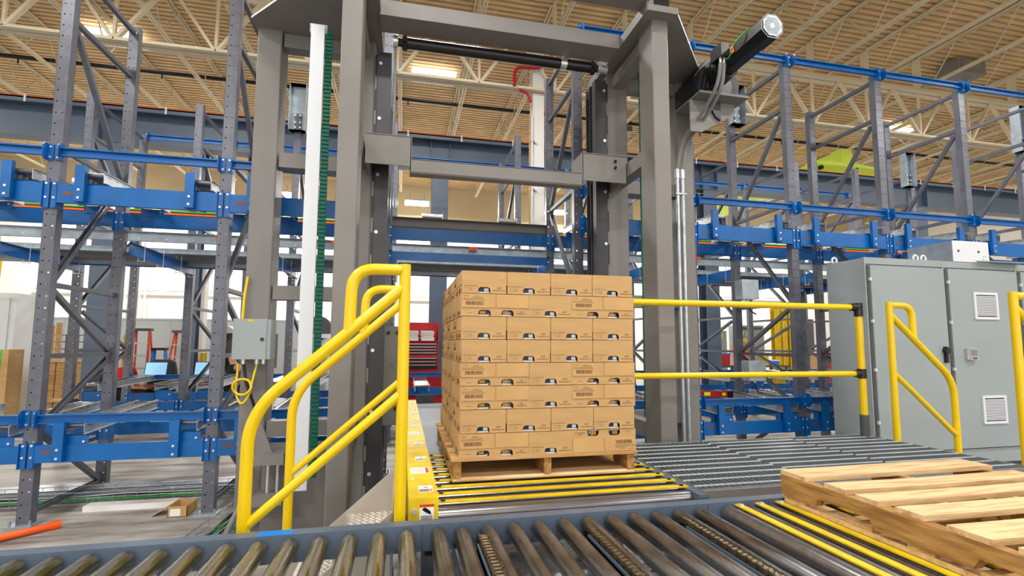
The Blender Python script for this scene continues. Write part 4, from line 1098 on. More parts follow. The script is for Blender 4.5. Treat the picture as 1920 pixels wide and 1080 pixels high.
# ================================================================ GRATING WALKWAY
wk = thing('walkway_platform', 'raised steel grating walkway between the conveyor and the cabinets', 'walkway', (2.6, 2.8, 0))
bmesh_bar = MB().box(-0.0022, 0.0022, 2.29, 3.38, 0.742, 0.772).mesh('bearing_bar', M['bar'])
for pnl in range(3):
    xa = 1.485 + 0.74 * pnl
    pn = part('grating_panel', MB().box(xa, xa + 0.733, 2.275, 2.28, 0.735, 0.774), M['galv'], wk); part('end_band', MB().box(xa, xa + 0.733, 3.385, 3.39, 0.735, 0.774), M['galv'], pn)
    for k in range(22): inst('bearing_bar', bmesh_bar, pn, (xa + 0.02 + k * 0.0333, 0, 0))
    off = (0.0, 0.035, 0.018)[pnl]
    rodm = MB().ext(P_rect(0.008, 0.006), (xa, 0, 0.7735), (xa + 0.733, 0, 0.7735)).mesh('cross_rod', M['rod'], (0, 0, 0))
    k = 0
    while 2.335 + off + k * 0.1035 < 3.37:
        inst('cross_rod', rodm, pn, (0, 2.335 + off + k * 0.1035, 0)); k += 1
part('frame', MB().box(1.478, 1.485, 2.26, 3.41, 0.67, 0.772).box(1.478, 3.72, 2.25, 2.265, 0.67, 0.772).box(3.71, 3.725, 2.26, 3.41, 0.62, 0.772).box(1.478, 3.72, 3.40, 3.41, 0.67, 0.768), M['portal'], wk)
for x in (1.52, 3.68):
    for y in (2.3, 3.36): part('leg', MB().box(x - 0.03, x + 0.03, y - 0.03, y + 0.03, 0.0, 0.735), M['portal'], wk)
for x in (2.2, 2.95): part('joist', MB().box(x - 0.02, x + 0.02, 2.28, 3.38, 0.66, 0.735), M['portal'], wk)

# ================================================================ ELECTRICAL CABINETS
CY = 3.9
xs = [4.405, 5.375, 6.36, 7.35]
CL = ['first tall grey electrical cabinet from the left, plain door', 'second tall grey electrical cabinet, with two white louvred vents', 'third tall grey electrical cabinet, cut off by the picture edge']
cabs = []
for i in range(3):
    cb = thing('electrical_cabinet', CL[i], 'cabinet', (xs[i] + 0.48, 4.1, 0)); cabs.append(cb)
    part('body', MB().box(xs[i], xs[i + 1] - 0.003, CY + 0.02, CY + 0.44, 0.33, 2.36).box(xs[i], xs[i + 1] - 0.003, CY, CY + 0.02, 2.30, 2.365).box(xs[i], xs[i + 1] - 0.003, CY, CY + 0.02, 0.33, 0.47).box(xs[i], xs[i] + 0.016, CY, CY + 0.02, 0.47, 2.30), M['cab'], cb)
    d = part('door', MB().box(xs[i] + 0.045, xs[i + 1] - 0.012, CY - 0.022, CY + 0.015, 0.485, 2.283), M['cab'], cb)
    part('gasket', MB().box(xs[i] + 0.018, xs[i] + 0.042, CY - 0.008, CY + 0.018, 0.485, 2.283), M['cabdark'], d)
    for z in (2.13, 1.72, 1.25, 0.75): part('hinge', MB().box(xs[i] + 0.032, xs[i] + 0.05, CY - 0.028, CY - 0.008, z, z + 0.03), M['white'], d)
    if i < 2:
        hx = xs[i + 1] - 0.09
        part('handle', MB().box(hx, hx + 0.03, CY - 0.05, CY - 0.022, 1.33, 1.49).cyl((hx + 0.015, CY - 0.06, 1.45), (hx + 0.015, CY - 0.022, 1.45), 0.03, 14), M['black'], d, 'black handle')
    part('plinth', MB().box(xs[i] + 0.03, xs[i + 1] - 0.03, CY + 0.05, CY + 0.4, 0.25, 0.33), M['cabdark'], cb)
    for x in (xs[i] + 0.12, xs[i + 1] - 0.12): part('leg', MB().box(x - 0.04, x + 0.04, CY + 0.1, CY + 0.34, 0, 0.25), M['cab'], cb)
for (x0, x1, z0, z1) in ((5.72, 6.04, 1.77, 2.05), (5.73, 6.045, 0.715, 0.998)):
    cb = cabs[1]; w = 0.026; v = part('vent', MB().box(x0, x0 + w, CY - 0.036, CY - 0.0225, z0, z1).box(x1 - w, x1, CY - 0.036, CY - 0.0225, z0, z1).box(x0 + w, x1 - w, CY - 0.036, CY - 0.0225, z0, z0 + w).box(x0 + w, x1 - w, CY - 0.036, CY - 0.0225, z1 - w, z1), M['white'], cb, 'white louvred vent')
    part('vent_backing', MB().box(x0 + 0.02, x1 - 0.02, CY - 0.0245, CY - 0.0225, z0 + 0.02, z1 - 0.02), M['black'], v)
    nl = 15; st_ = (z1 - z0 - 0.07) / nl
    sl = MB().box(x0 + 0.028, x1 - 0.028, CY - 0.034, CY - 0.026, 0, st_ * 0.58).mesh('louvre', M['white'])
    for k in range(nl): inst('louvre', sl, v, (0, 0, z0 + 0.038 + k * st_))
lb = part('latch', MB().box(5.555, 5.60, CY - 0.05, CY - 0.022, 1.36, 1.47).box(5.585, 5.68, CY - 0.06, CY - 0.022, 1.355, 1.475), M['silver'], cabs[1], 'small clear latch box')
part('button', MB().box(5.60, 5.665, CY - 0.064, CY - 0.06, 1.40, 1.46), M['conduit'], lb)
for x in (5.62, 5.645): part('button', MB().cyl((x, CY - 0.068, 1.375), (x, CY - 0.06, 1.375), 0.01, 8), M['brownmark'], lb)
for (cb, x, y) in ((cabs[0], 5.12, 3.96), (cabs[0], 5.22, 3.96), (cabs[0], 4.45, 4.28)):
    pts = [(x + 0.03 * math.cos(a), y, 2.39 + 0.034 * math.sin(a)) for a in [2 * PI * k / 14 for k in range(14)]]
    part('lifting_eye', MB().tube(pts, 0.010, 8, 0, True), M['white'], cb)
tbx = thing('wireway_box', 'pale grey metal box lying on top of the cabinets', 'box', (5.76, 4.1, 2.366))
part('housing', MB().box(5.53, 6.01, 3.90, 4.36, 2.367, 2.585), M['galvflat'], tbx)
part('front_cover', MB().box(5.528, 6.012, 3.895, 3.90, 2.367, 2.587), M['white'], tbx)
b = MB()
for (x, z) in ((5.60, 2.48), (5.87, 2.48)): b.cyl((x, 3.895, z), (x, 3.889, z), 0.011, 8)
for (x, z) in ((5.93, 2.43), (5.96, 2.43), (5.93, 2.40), (5.97, 2.39)): b.cyl((x, 3.895, z), (x, 3.893, z), 0.005, 6)
part('knockout', b, M['black'], tbx)
single('cover_plate', MB().box(5.72, 6.35, 3.78, 3.95, 2.366, 2.374) if False else MB().prism([(5.74, 3.84), (6.4, 3.80), (6.4, 4.2), (6.02, 4.2), (6.02, 3.885), (5.84, 3.885)], (0, 0, 2.367), (1, 0, 0), (0, 1, 0), 0.008), M['cab'], 'thin loose cover plate beside the pale box on the cabinets', 'plate', (6.2, 3.95, 2.367))
# small steel boxes hung on the right rack
for (x, z, lab) in ((3.75, 2.02, 'small steel control box high on the right rack behind the guard rail'), (3.80, 1.10, 'small steel control box lower on the right rack behind the guard rail')):
    t = thing('control_box', lab, 'electrical box', (x, 4.95, z))
    part('enclosure', MB().box(x, x + 0.21, 4.84, 4.96, z - 0.0, z + 0.22), M['galvflat'], t)
    part('door', MB().box(x - 0.003, x + 0.213, 4.83, 4.84, z - 0.003, z + 0.223), M['galvflat'], t)
    part('gland', MB().cyl((x + 0.12, 4.9, z), (x + 0.12, 4.9, z - 0.03), 0.016, 8), M['silver'], t)
    part('cable', MB().tube(fillet([(x + 0.12, 4.9, z - 0.03), (x + 0.16, 4.92, z - 0.13), (x + 0.3, 5.0, z - 0.16)], 0.06), 0.008, 6), M['black'], t)
lv = thing('spirit_level', 'red spirit level lying on the lower flow track behind the right column', 'tool', (3.45, 5.3, 0.9))
part('body', MB().ext(P_I(0.03, 0.07, 0.01, 0.018), (3.27, 5.26, 0.93), (3.85, 5.26, 0.91)), M['red'], lv)
part('vial', MB().box(3.50, 3.58, 5.242, 5.245, 0.90, 0.94).box(3.74, 3.79, 5.242, 5.245, 0.895, 0.93), M['label_lime'], lv)
part('end_cap', MB().box(3.82, 3.88, 5.23, 5.29, 0.87, 0.95).box(3.24, 3.28, 5.23, 5.29, 0.89, 0.97), M['black'], lv)

# ================================================================ FLOOR CLUTTER LEFT
ct = thing('cable_tray', 'long wire basket cable tray on the floor under the left rack', 'cable tray', (-3, 5.5, 0.02))
b = MB()
for (y, z) in ((5.40, 0.02), (5.40, 0.07), (5.40, 0.12), (5.5, 0.02), (5.6, 0.02), (5.65, 0.07), (5.65, 0.12)):
    b.cyl((-6.5, y, z), (-1.45, y, z), 0.004, 6)
x = -6.5
while x < -1.45:
    b.tube([(x, 5.40, 0.12), (x, 5.40, 0.02), (x, 5.65, 0.02), (x, 5.65, 0.12)], 0.003, 5); x += 0.1
part('basket', b, M['galv'], ct)
part('cover', MB().box(-6.5, -1.5, 5.68, 5.92, 0.07, 0.078).box(-6.5, -1.5, 5.68, 5.685, 0.0, 0.075).box(-6.5, -1.5, 5.915, 5.92, 0.0, 0.075), M['galv'], ct)
for (y, z, m_, r) in ((5.46, 0.04, 'greenw', 0.007), (5.5, 0.04, 'black', 0.011), (5.55, 0.045, 'black', 0.009), (5.58, 0.04, 'bluebright', 0.005), (5.52, 0.06, 'white', 0.006)):
    pts = [(-6.4 + 0.35 * i, y + 0.02 * math.sin(i * 1.7 + y * 40), z + 0.004 * math.cos(i * 2.3)) for i in range(15)]
    part('cable', MB().tube(pts, r, 6), M[m_], ct)
ct2 = thing('cable_tray', 'short wire basket with bundled wires running towards the camera by the left lift column', 'cable tray', (-1.35, 4.8, 0.02))
b = MB(); x0, y0, x1, y1 = -1.25, 5.3, -1.42, 3.6
def lp(t, dx, z): return (x0 + (x1 - x0) * t + dx, y0 + (y1 - y0) * t, z)
for dx, z in ((-0.11, 0.02), (-0.11, 0.07), (-0.11, 0.12), (0, 0.02), (0.09, 0.02), (0.09, 0.07), (0.09, 0.12)): b.cyl(lp(0, dx, z), lp(1, dx, z), 0.004, 6)
for i in range(18):
    t_ = i / 17; b.tube([lp(t_, -0.11, 0.12), lp(t_, -0.11, 0.02), lp(t_, 0.09, 0.02), lp(t_, 0.09, 0.12)], 0.003, 5)
part('basket', b, M['galv'], ct2)
for i, (m_, r) in enumerate((('black', 0.012), ('black', 0.010), ('greenw', 0.006), ('white', 0.006), ('bluebright', 0.005), ('black', 0.008), ('white', 0.005), ('greenw', 0.005))):
    pts = [lp(k / 9, -0.08 + i * 0.02 + 0.012 * math.sin(k * 1.3 + i), 0.035 + 0.015 * math.sin(k + i * 2)) for k in range(10)]
    part('cable', MB().tube(pts, r, 6), M[m_], ct2)
single('grey_hose', MB().tube([(-1.16, 4.4, 0.5), (-1.2, 4.3, 0.25), (-1.24, 4.1, 0.08), (-1.22, 3.7, 0.03), (-1.1, 3.3, 0.025)], 0.022, 10), M['conduit'], 'grey flexible hose at the foot of the left lift column', 'hose', (-1.2, 4.0, 0))
cbx = thing('cardboard_box', 'small open cardboard box on the floor at left', 'box', (-1.86, 4.93, 0))
t = 0.004; X, Y_ = -1.94, 4.90
part('walls', MB().box(X, X + 0.15, Y_, Y_ + t, 0, 0.09).box(X, X + 0.15, Y_ + 0.22, Y_ + 0.22 + t, 0, 0.09).box(X, X + t, Y_, Y_ + 0.22, 0, 0.09).box(X + 0.15 - t, X + 0.15, Y_, Y_ + 0.22, 0, 0.09).box(X, X + 0.15, Y_, Y_ + 0.22, 0, 0.004), M['card'], cbx)
part('shipping_label', MB().box(X + 0.02, X + 0.10, Y_ - 0.001, Y_, 0.01, 0.07), M['paper'], cbx)
part('flap', MB().prism([(0, 0), (-0.14, -0.085), (-0.14, -0.08), (0, 0.006)], (X, Y_ + 0.2, 0.086), (1, 0, 0), (0, 0, 1), 0.15), M['card'], cbx)
single('flat_carton', MB().box(-2.73, -2.0, 5.20, 5.32, 0, 0.05), M['paper'], 'long flat white carton on the floor under the left rack', 'box', (-2.4, 5.25, 0))
tb_ = thing('orange_tube', 'orange plastic tube lying on the floor at the far left', 'tube', (-2.9, 4.6, 0.03))
a_, b_ = Vector((-3.35, 4.15, 0.03)), Vector((-2.72, 4.78, 0.03))
part('barrel', MB().cyl(a_, b_, 0.026, 16), M['orange'], tb_); part('end_cap', MB().cyl(b_, b_ + (b_ - a_).normalized() * 0.06, 0.034, 16), M['orange'], tb_)

# ================================================================ BACKGROUND
# white partition panels and pipes on the back wall
pw = thing('partition_wall', 'pale grey partition panels behind the ladders', 'partition', (-6, 16, 0))
for i in range(7):
    x0 = -10.5 + 1.32 * i
    p_ = part('panel', MB().box(x0, x0 + 1.28, 16.0, 16.05, 0.0, 2.14), M['cream'], pw)
    part('panel_frame', MB().box(x0 + 1.28, x0 + 1.32, 15.98, 16.07, 0.0, 2.19).box(x0, x0 + 1.28, 15.97, 16.07, 2.14, 2.19), M['cream'], p_)
wp = thing('wall_pipes', 'group of thin white conduits running up the back wall', 'pipes', (-6.7, 22.5, 0))
for i in range(5): part('pipe', MB().cyl((-10.9 + i * 0.17, 22.5, 0), (-10.9 + i * 0.17, 22.5, 6.6), 0.03, 8), M['column_white'], wp)
part('pipe', MB().cyl((-14, 22.5, 3.6), (8, 22.5, 3.6), 0.03, 8), M['column_white'], wp)
part('pipe', MB().cyl((8.6, 22.5, 0), (8.6, 22.5, 6.6), 0.05, 8).cyl((12, 22.5, 4.0), (20, 22.5, 4.0), 0.04, 8), M['column_white'], wp)
jc = thing('jib_crane', 'white wall jib crane arm over the desks', 'crane', (-5.6, 14, 0))
part('mast', MB().ext(P_rect(0.26, 0.26), (-5.3, 14.6, 0), (-5.3, 14.6, 3.5)), M['column_white'], jc)
part('arm', MB().ext(P_I(0.1, 0.12, 0.012, 0.01), (-5.3, 14.4, 3.36), (-7.2, 14.4, 3.75)), M['silver'], jc)
part('gusset', MB().prism([(0, 0), (-0.35, 0.4), (0, 0.4)], (-5.42, 14.6, 2.95), (1, 0, 0), (0, 0, 1), 0.05), M['column_white'], jc)

def ladder(label, x, y, h, w, m_, tilt=0.16, steps=5):
    t = thing('step_ladder', label, 'ladder', (x, y, 0)); d = tilt * h
    for s in (-1, 1):
        part('rail', MB().bar((x + s * w / 2, y - d, 0), (x + s * w * 0.3, y, h), 0.03, 0.07, (0, 1, 0)), m_, t)
        part('rear_rail', MB().bar((x + s * w / 2 * 0.95, y + d, 0), (x + s * w * 0.28, y + 0.06, h), 0.03, 0.04, (0, 1, 0)), m_, t)
    for k in range(1, steps + 1):
        f_ = k / (steps + 1); ww = (w / 2) * (1 - f_) + w * 0.3 * f_
        part('step', MB().box(x - ww, x + ww, y - d * (1 - f_) - 0.04, y - d * (1 - f_) + 0.05, h * f_ - 0.02, h * f_ + 0.01), M['silver'], t)
        part('rear_bar', MB().box(x - ww * 0.95, x + ww * 0.95, y + d * (1 - f_) - 0.01, y + d * (1 - f_) + 0.01, h * f_ - 0.01, h * f_ + 0.01), M['silver'], t)
    part('top_cap', MB().box(x - w * 0.36, x + w * 0.36, y - 0.09, y + 0.12, h, h + 0.06), M['blackm'] if m_ is M['bluebright'] else M['cabdark'], t)
ladder('tall orange step ladder leaning space left of the blue ladder', -6.17, 13.6, 1.78, 0.52, M['ladder'])
ladder('short blue step ladder between the two orange ladders', -5.84, 13.75, 1.31, 0.42, M['bluebright'], steps=3)
ladder('orange step ladder right of the blue ladder', -5.24, 13.6, 1.74, 0.72, M['ladder'])

def skin_body(pts, edges, radii, name, m_, parent, sub=2):
    me = bpy.data.meshes.new(name); org = ORG[parent.name]
    me.from_pydata([(p[0] - org[0], p[1] - org[1], p[2] - org[2]) for p in pts], edges, [])
    o = bpy.data.objects.new(name, me); COL.objects.link(o)
    md = o.modifiers.new('skin', 'SKIN'); md.use_smooth_shade = True
    sv = me.skin_vertices[0].data
    for i, r in enumerate(radii): sv[i].radius = r if isinstance(r, tuple) else (r, r)
    sv[0].use_root = True
    s2 = o.modifiers.new('sub', 'SUBSURF'); s2.levels = sub; s2.render_levels = sub
    dg = bpy.context.evaluated_depsgraph_get(); dg.update()
    nm = bpy.data.meshes.new_from_object(o.evaluated_get(dg))
    bpy.data.objects.remove(o); nm.materials.clear(); nm.materials.append(m_)
    o = bpy.data.objects.new(name, nm); COL.objects.link(o); o.parent = parent; ORG[o.name] = org
    return o
def seated(label, x, y, seat, face, shirt, reach):
    """seated person; face = +1 looks towards +X, -1 towards -X"""
    t = thing('person', label, 'person', (x, y, 0))
    f_ = face; z = seat
    P = [(x, y, z + 0.09), (x + f_ * 0.02, y, z + 0.26), (x + f_ * 0.05, y, z + 0.44), (x + f_ * 0.07, y, z + 0.555), (x + f_ * 0.105, y, z + 0.625), (x + f_ * 0.095, y, z + 0.695), (x + f_ * 0.085, y, z + 0.76)]
    E_ = [(0, 1), (1, 2), (2, 3), (3, 4), (4, 5), (5, 6)]
    R_ = [(0.16, 0.13), (0.14, 0.11), (0.15, 0.11), (0.055, 0.055), (0.072, 0.065), (0.098, 0.085), (0.085, 0.075)]
    for s in (-1, 1):
        i = len(P)
        P += [(x + f_ * 0.05, y + s * 0.19, z + 0.5), (x + f_ * 0.12, y + s * 0.23, z + 0.24), (x + f_ * (0.12 + reach * 0.26), y + s * 0.15, z + 0.2), (x + f_ * (0.2 + reach * 0.3), y + s * 0.14, z + 0.2)]
        E_ += [(2, i), (i, i + 1), (i + 1, i + 2), (i + 2, i + 3)]; R_ += [0.065, 0.048, 0.034, 0.036]
        i = len(P)
        P += [(x + f_ * 0.1, y + s * 0.1, z + 0.07), (x + f_ * 0.46, y + s * 0.13, z + 0.08), (x + f_ * 0.44, y + s * 0.13, max(0.1, z - 0.38)), (x + f_ * 0.58, y + s * 0.13, max(0.06, z - 0.41))]
        E_ += [(0, i), (i, i + 1), (i + 1, i + 2), (i + 2, i + 3)]; R_ += [0.09, 0.07, 0.05, 0.04]
    skin_body(P, E_, R_, 'body', M['skin'], t)
    R2 = [(a[0] * 1.2, a[1] * 1.22) if isinstance(a, tuple) else a * 1.3 for a in R_]
    idx = [0, 1, 2, 3] + [7, 8, 15, 16]
    mp = {k: i for i, k in enumerate(idx)}
    skin_body([P[k] for k in idx], [(mp[a], mp[b]) for a, b in E_ if a in mp and b in mp], [R2[k] if k != 3 else 0.07 for k in idx], 'shirt', shirt, t)
    idx = [0] + [11, 12, 13, 19, 20, 21]; mp = {k: i for i, k in enumerate(idx)}
    skin_body([P[k] for k in idx], [(mp[a], mp[b]) for a, b in E_ if a in mp and b in mp], [(R2[k] if k else (0.165, 0.14)) for k in idx], 'trousers', M['blackcloth'], t)
    hz = z + 0.715; hx = x + f_ * 0.09
    skin_body([(hx - f_ * 0.005, y, hz + 0.05), (hx - f_ * 0.04, y, hz + 0.02), (hx - f_ * 0.045, y, hz - 0.05)], [(0, 1), (1, 2)], [(0.1, 0.09), 0.095, 0.07], 'hair', M['hair'], t)
    part('nose', MB().cyl((hx + f_ * 0.055, y, hz + 0.005), (hx + f_ * 0.078, y, hz - 0.025), 0.007, 8, 0, (0, 1, 0), 0.012), M['skin'], t)
    for e_ in (-1, 1): part('ear', MB().cyl((hx, y + e_ * 0.07, hz - 0.01), (hx, y + e_ * 0.09, hz - 0.01), 0.024, 10), M['skin'], t)
    part('mouth', MB().box(min(hx + f_ * 0.045, hx + f_ * 0.066), max(hx + f_ * 0.045, hx + f_ * 0.066), y - 0.02, y + 0.02, hz - 0.06, hz - 0.054), M['red'], t)
    for e_ in (-1, 1): part('eye', MB().cyl((hx + f_ * 0.045, y + e_ * 0.028, hz + 0.008), (hx + f_ * 0.060, y + e_ * 0.028, hz + 0.008), 0.007, 8), M['black'], t)
    # hands: palm with curled fingers and thumb
    for s in (-1, 1):
        hx2 = x + f_ * (0.2 + reach * 0.3); hy = y + s * 0.14; hz2 = z + 0.2
        h = MB(); h.cyl((hx2 - f_ * 0.02, hy, hz2), (hx2 + f_ * 0.06, hy, hz2 - 0.005), 0.034, 10, 0, (0, 0, 1), 0.04)
        for q, L in enumerate((0.07, 0.08, 0.075, 0.06)):
            yy = hy - 0.03 + 0.02 * q; h.tube([(hx2 + f_ * 0.05, yy, hz2), (hx2 + f_ * (0.05 + L * 0.6), yy, hz2 + 0.004), (hx2 + f_ * (0.05 + L), yy, hz2 - 0.022)], 0.0085, 7)
        h.tube([(hx2, hy - s * 0.03, hz2), (hx2 + f_ * 0.03, hy - s * 0.055, hz2 - 0.004), (hx2 + f_ * 0.06, hy - s * 0.06, hz2 - 0.012)], 0.010, 7)
        part('hand', h, M['skin'], t)
    return t
def office_chair(label, x, y, seat, back_top, face, high=True):
    t = thing('office_chair', label, 'chair', (x, y, 0))
    part('seat', MB().box(x - 0.24, x + 0.24, y - 0.24, y + 0.24, seat - 0.09, seat), M['leather'], t)
    b = MB(); pl = [(-0.23, 0.05), (0.23, 0.05), (0.25, 0.35), (0.2, back_top - seat - 0.05), (0.12, back_top - seat), (-0.12, back_top - seat), (-0.2, back_top - seat - 0.05), (-0.25, 0.35)]
    b.prism(pl, (x, y - 0.26, seat), (1, 0, 0), (0, 0, 1), -0.09) if not face else b.prism(pl, (x - face * 0.26, y, seat), (0, 1, 0), (0, 0, 1), 0.09)
    part('backrest', b, M['leather'], t)
    part('gas_column', MB().cyl((x, y, 0.1), (x, y, seat - 0.09), 0.03, 12), M['black'], t)
    b = MB()
    for k in range(5): a = k * 2 * PI / 5; b.bar((x, y, 0.12), (x + 0.3 * math.cos(a), y + 0.3 * math.sin(a), 0.07), 0.05, 0.03); b.cyl((x + 0.3 * math.cos(a), y + 0.3 * math.sin(a) - 0.015, 0.03), (x + 0.3 * math.cos(a), y + 0.3 * math.sin(a) + 0.015, 0.03), 0.03, 10)
    part('base', b, M['black'], t)
    return t
seated('person in a red shirt sitting at the desk with a laptop, facing right', -4.90, 10.2, 0.50, 1, M['redcloth'], 0.7)
office_chair('tall black office chair seat under the person in red', -4.95, 10.2, 0.49, 0.95, 1)
seated('person in a black shirt seated behind the left lift column, facing left', -3.02, 10.25, 0.54, -1, M['blackcloth'], 0.7)
office_chair('black office chair seat under the person in black', -2.97, 10.25, 0.53, 0.95, -1)
office_chair('empty black leather office chair beside the laptop', -4.44, 10.85, 0.52, 1.18, 0)
dk = thing('work_desk', 'white topped work desk between the two seated people', 'desk', (-3.6, 10.1, 0))
part('desk_top', MB().box(-4.62, -3.34, 9.7, 10.4, 0.86, 0.89), M['paper'], dk)
for x in (-4.58, -3.38):
    for y in (9.75, 10.35): part('leg', MB().box(x - 0.02, x + 0.02, y - 0.02, y + 0.02, 0, 0.86), M['silver'], dk)
def laptop(label, x, y, z, w=0.36, rot=0):
    t = thing('laptop', label, 'laptop', (x, y, z))
    part('keyboard_base', MB().box(x - w / 2, x + w / 2, y, y + 0.24, z, z + 0.018), M['silver'], t)
    part('lid', MB().prism([(-w / 2, 0), (w / 2, 0), (w / 2, 0.25), (-w / 2, 0.25)], (x, y + 0.24, z + 0.015), (1, 0, 0), (0, 0.2, 0.98), -0.01), M['black'], t)
    part('screen', MB().prism([(-w / 2 + 0.012, 0.012), (w / 2 - 0.012, 0.012), (w / 2 - 0.012, 0.238), (-w / 2 + 0.012, 0.238)], (x, y + 0.239, z + 0.015), (1, 0, 0), (0, 0.2, 0.98), 0.001), M['screen'], t)
laptop('open laptop with a lit screen in front of the person in red', -4.33, 9.85, 0.89)
laptop('open laptop with a lit screen in front of the person in black', -3.53, 9.85, 0.89)

# crates and machine parts at far left
cr1 = thing('wooden_crate', 'low wooden crate filled with cables behind the first rack column', 'crate', (-7.0, 12.4, 0))
part('box_body', MB().box(-7.38, -6.42, 12.23, 12.9, 0.0, 1.1), M['wood'], cr1)
for i in range(6): part('plank', MB().box(-7.40 + i * 0.165, -7.26 + i * 0.165, 12.2, 12.23, 0.1, 1.12), M['wood'], cr1)
for z in (0.25, 1.08): part('frame_rail', MB().box(-7.42, -6.4, 12.17, 12.2, z, z + 0.08), M['woodlight'], cr1)
for i in range(7):
    pts = [(-7.3 + i * 0.12 + 0.08 * math.sin(k), 12.3 + 0.05 * k, 1.13 + 0.13 * abs(math.sin(k * 1.1 + i))) for k in range(8)]
    part('cable', MB().tube(pts, 0.018, 6), M['black'] if i % 2 else M['silver'], cr1)
for i in range(2):
    single('timber_post', MB().box(-7.82 + i * 0.13, -7.75 + i * 0.14, 13.15, 13.22, 0.0, 1.88 + 0.06 * i), M['wood'], ['left of two upright timber posts behind the crate', 'right of two upright timber posts behind the crate'][i], 'timber', (-7.78 + i * 0.13, 13.2, 0))
wmesh = thing('wire_container', 'black wire mesh container behind the crate', 'container', (-7.8, 14.2, 0))
b = MB()
for k in range(11): b.cyl((-8.5 + 0.13 * k, 13.8, 0.3), (-8.5 + 0.13 * k, 13.8, 1.68), 0.010, 6)
for k in range(9): b.cyl((-8.5, 13.8, 0.35 + 0.165 * k), (-7.2, 13.8, 0.35 + 0.165 * k), 0.010, 6)
part('mesh_side', b, M['black'], wmesh)
part('deck', MB().box(-8.5, -7.2, 13.8, 14.6, 0.25, 0.3), M['black'], wmesh)
for x in (-8.45, -7.25):
    for y in (13.85, 14.55): part('leg', MB().box(x - 0.04, x + 0.04, y - 0.04, y + 0.04, 0, 0.25), M['black'], wmesh)
bc = thing('tall_carton', 'tall strapped cardboard carton with a lime label at the far left edge', 'box', (-6.9, 10.2, 0))
part('carton_body', MB().box(-7.4, -6.5, 10.0, 10.35, 0, 1.37), M['card'], bc)
part('strap', MB().box(-6.62, -6.60, 9.995, 10.0, 0, 1.37), M['greenw'], bc); part('label', MB().box(-6.9, -6.68, 9.994, 10.0, 1.2, 1.32), M['label_lime'], bc); part('paper_label', MB().box(-6.95, -6.75, 9.994, 10.0, 0.75, 1.0), M['paper'], bc)
mc_ = thing('machine_cabinet', 'pale grey machine cabinet behind the far left rack column', 'cabinet', (-6.9, 12.0, 0))
part('cabinet_body', MB().box(-9.6, -7.75, 12.0, 12.8, 0, 2.5), M['cream'], mc_)
part('door_panel', MB().box(-9.5, -8.7, 11.97, 12.0, 0.2, 2.4).box(-8.65, -7.85, 11.97, 12.0, 0.2, 2.4), M['cream'], mc_)
part('notice', MB().box(-8.95, -8.75, 11.96, 11.97, 1.5, 1.7), M['paper'], mc_)
rs = thing('hose_reel_rack', 'row of red and black hoses hanging at the far left', 'hoses', (-8, 9.9, 0))
for i in range(6): part('hose', MB().tube([(-8.0 + i * 0.12, 11.0, 3.2), (-8.02 + i * 0.12, 11.0, 2.4), (-7.98 + i * 0.12, 11.0, 1.8)], 0.018, 6), [M['red'], M['black'], M['yellow']][i % 3], rs)
part('hanger', MB().box(-8.1, -7.2, 10.98, 11.02, 3.2, 3.25).box(-8.1, -8.05, 10.98, 11.02, 0, 3.2), M['silver'], rs)
single('bollard', MB().cyl((-5.95, 12.4, 0), (-5.95, 12.4, 1.66), 0.035, 12), M['yellow'], 'thin yellow bollard left of the tall orange ladder', 'bollard', (-5.95, 12.4, 0))
# machine with black gears beyond the left lift column
mg = thing('gear_machine', 'black machine with a toothed wheel behind the second rack column', 'machine', (-3.6, 12.5, 0))
part('machine_body', MB().box(-4.15, -3.0, 12.5, 13.1, 0.9, 1.72), M['black'], mg)
part('stand', MB().box(-4.1, -3.05, 12.6, 13.0, 0, 0.9), M['cabdark'], mg)
b = MB(); b.cyl((-3.7, 12.5, 1.42), (-3.7, 12.42, 1.42), 0.24, 24)
for k in range(20): a = 2 * PI * k / 20; b.box(-3.7 + 0.27 * math.cos(a) - 0.02, -3.7 + 0.27 * math.cos(a) + 0.02, 12.43, 12.49, 1.42 + 0.27 * math.sin(a) - 0.02, 1.42 + 0.27 * math.sin(a) + 0.02)
part('toothed_wheel', b, M['cabdark'], mg)
for x, r in ((-4.0, 0.15), (-3.4, 0.18)): part('top_cowl', MB().cyl((x, 12.6, 1.74), (x, 12.9, 1.74), r, 18), M['silver'], mg)
single('bollard', MB().cyl((-4.24, 12.0, 0), (-4.24, 12.0, 1.28), 0.06, 12), M['yellow'], 'short yellow bollard beside the gear machine', 'bollard', (-4.24, 12.0, 0))
# reel on a barrel between the lift columns
rl_ = thing('cable_reel_stand', 'dark cable reel over a wrapped drum between the left lift columns', 'reel', (-2.0, 12.3, 0))
part('drum', MB().cyl((-2.0, 12.6, 0), (-2.0, 12.6, 1.35), 0.27, 24), M['galvflat'], rl_); part('drum_band', MB().cyl((-2.18, 12.35, 0.02), (-2.18, 12.35, 1.33), 0.03, 8), M['wood'], rl_)
part('reel', MB().cyl((-1.98, 12.5, 1.85), (-1.98, 12.56, 1.85), 0.3, 28), M['cabdark'], rl_)
part('reel_arm', MB().box(-2.0, -1.96, 12.44, 12.48, 1.4, 2.15).box(-2.25, -1.7, 12.4, 12.6, 1.62, 1.72), M['silver'], rl_)
for i in range(4): part('fitting', MB().tube([(-2.25 + i * 0.13, 12.42, 1.35), (-2.28 + i * 0.13, 12.40, 1.48), (-2.2 + i * 0.13, 12.42, 1.6)], 0.025, 8), M['silver'], rl_)
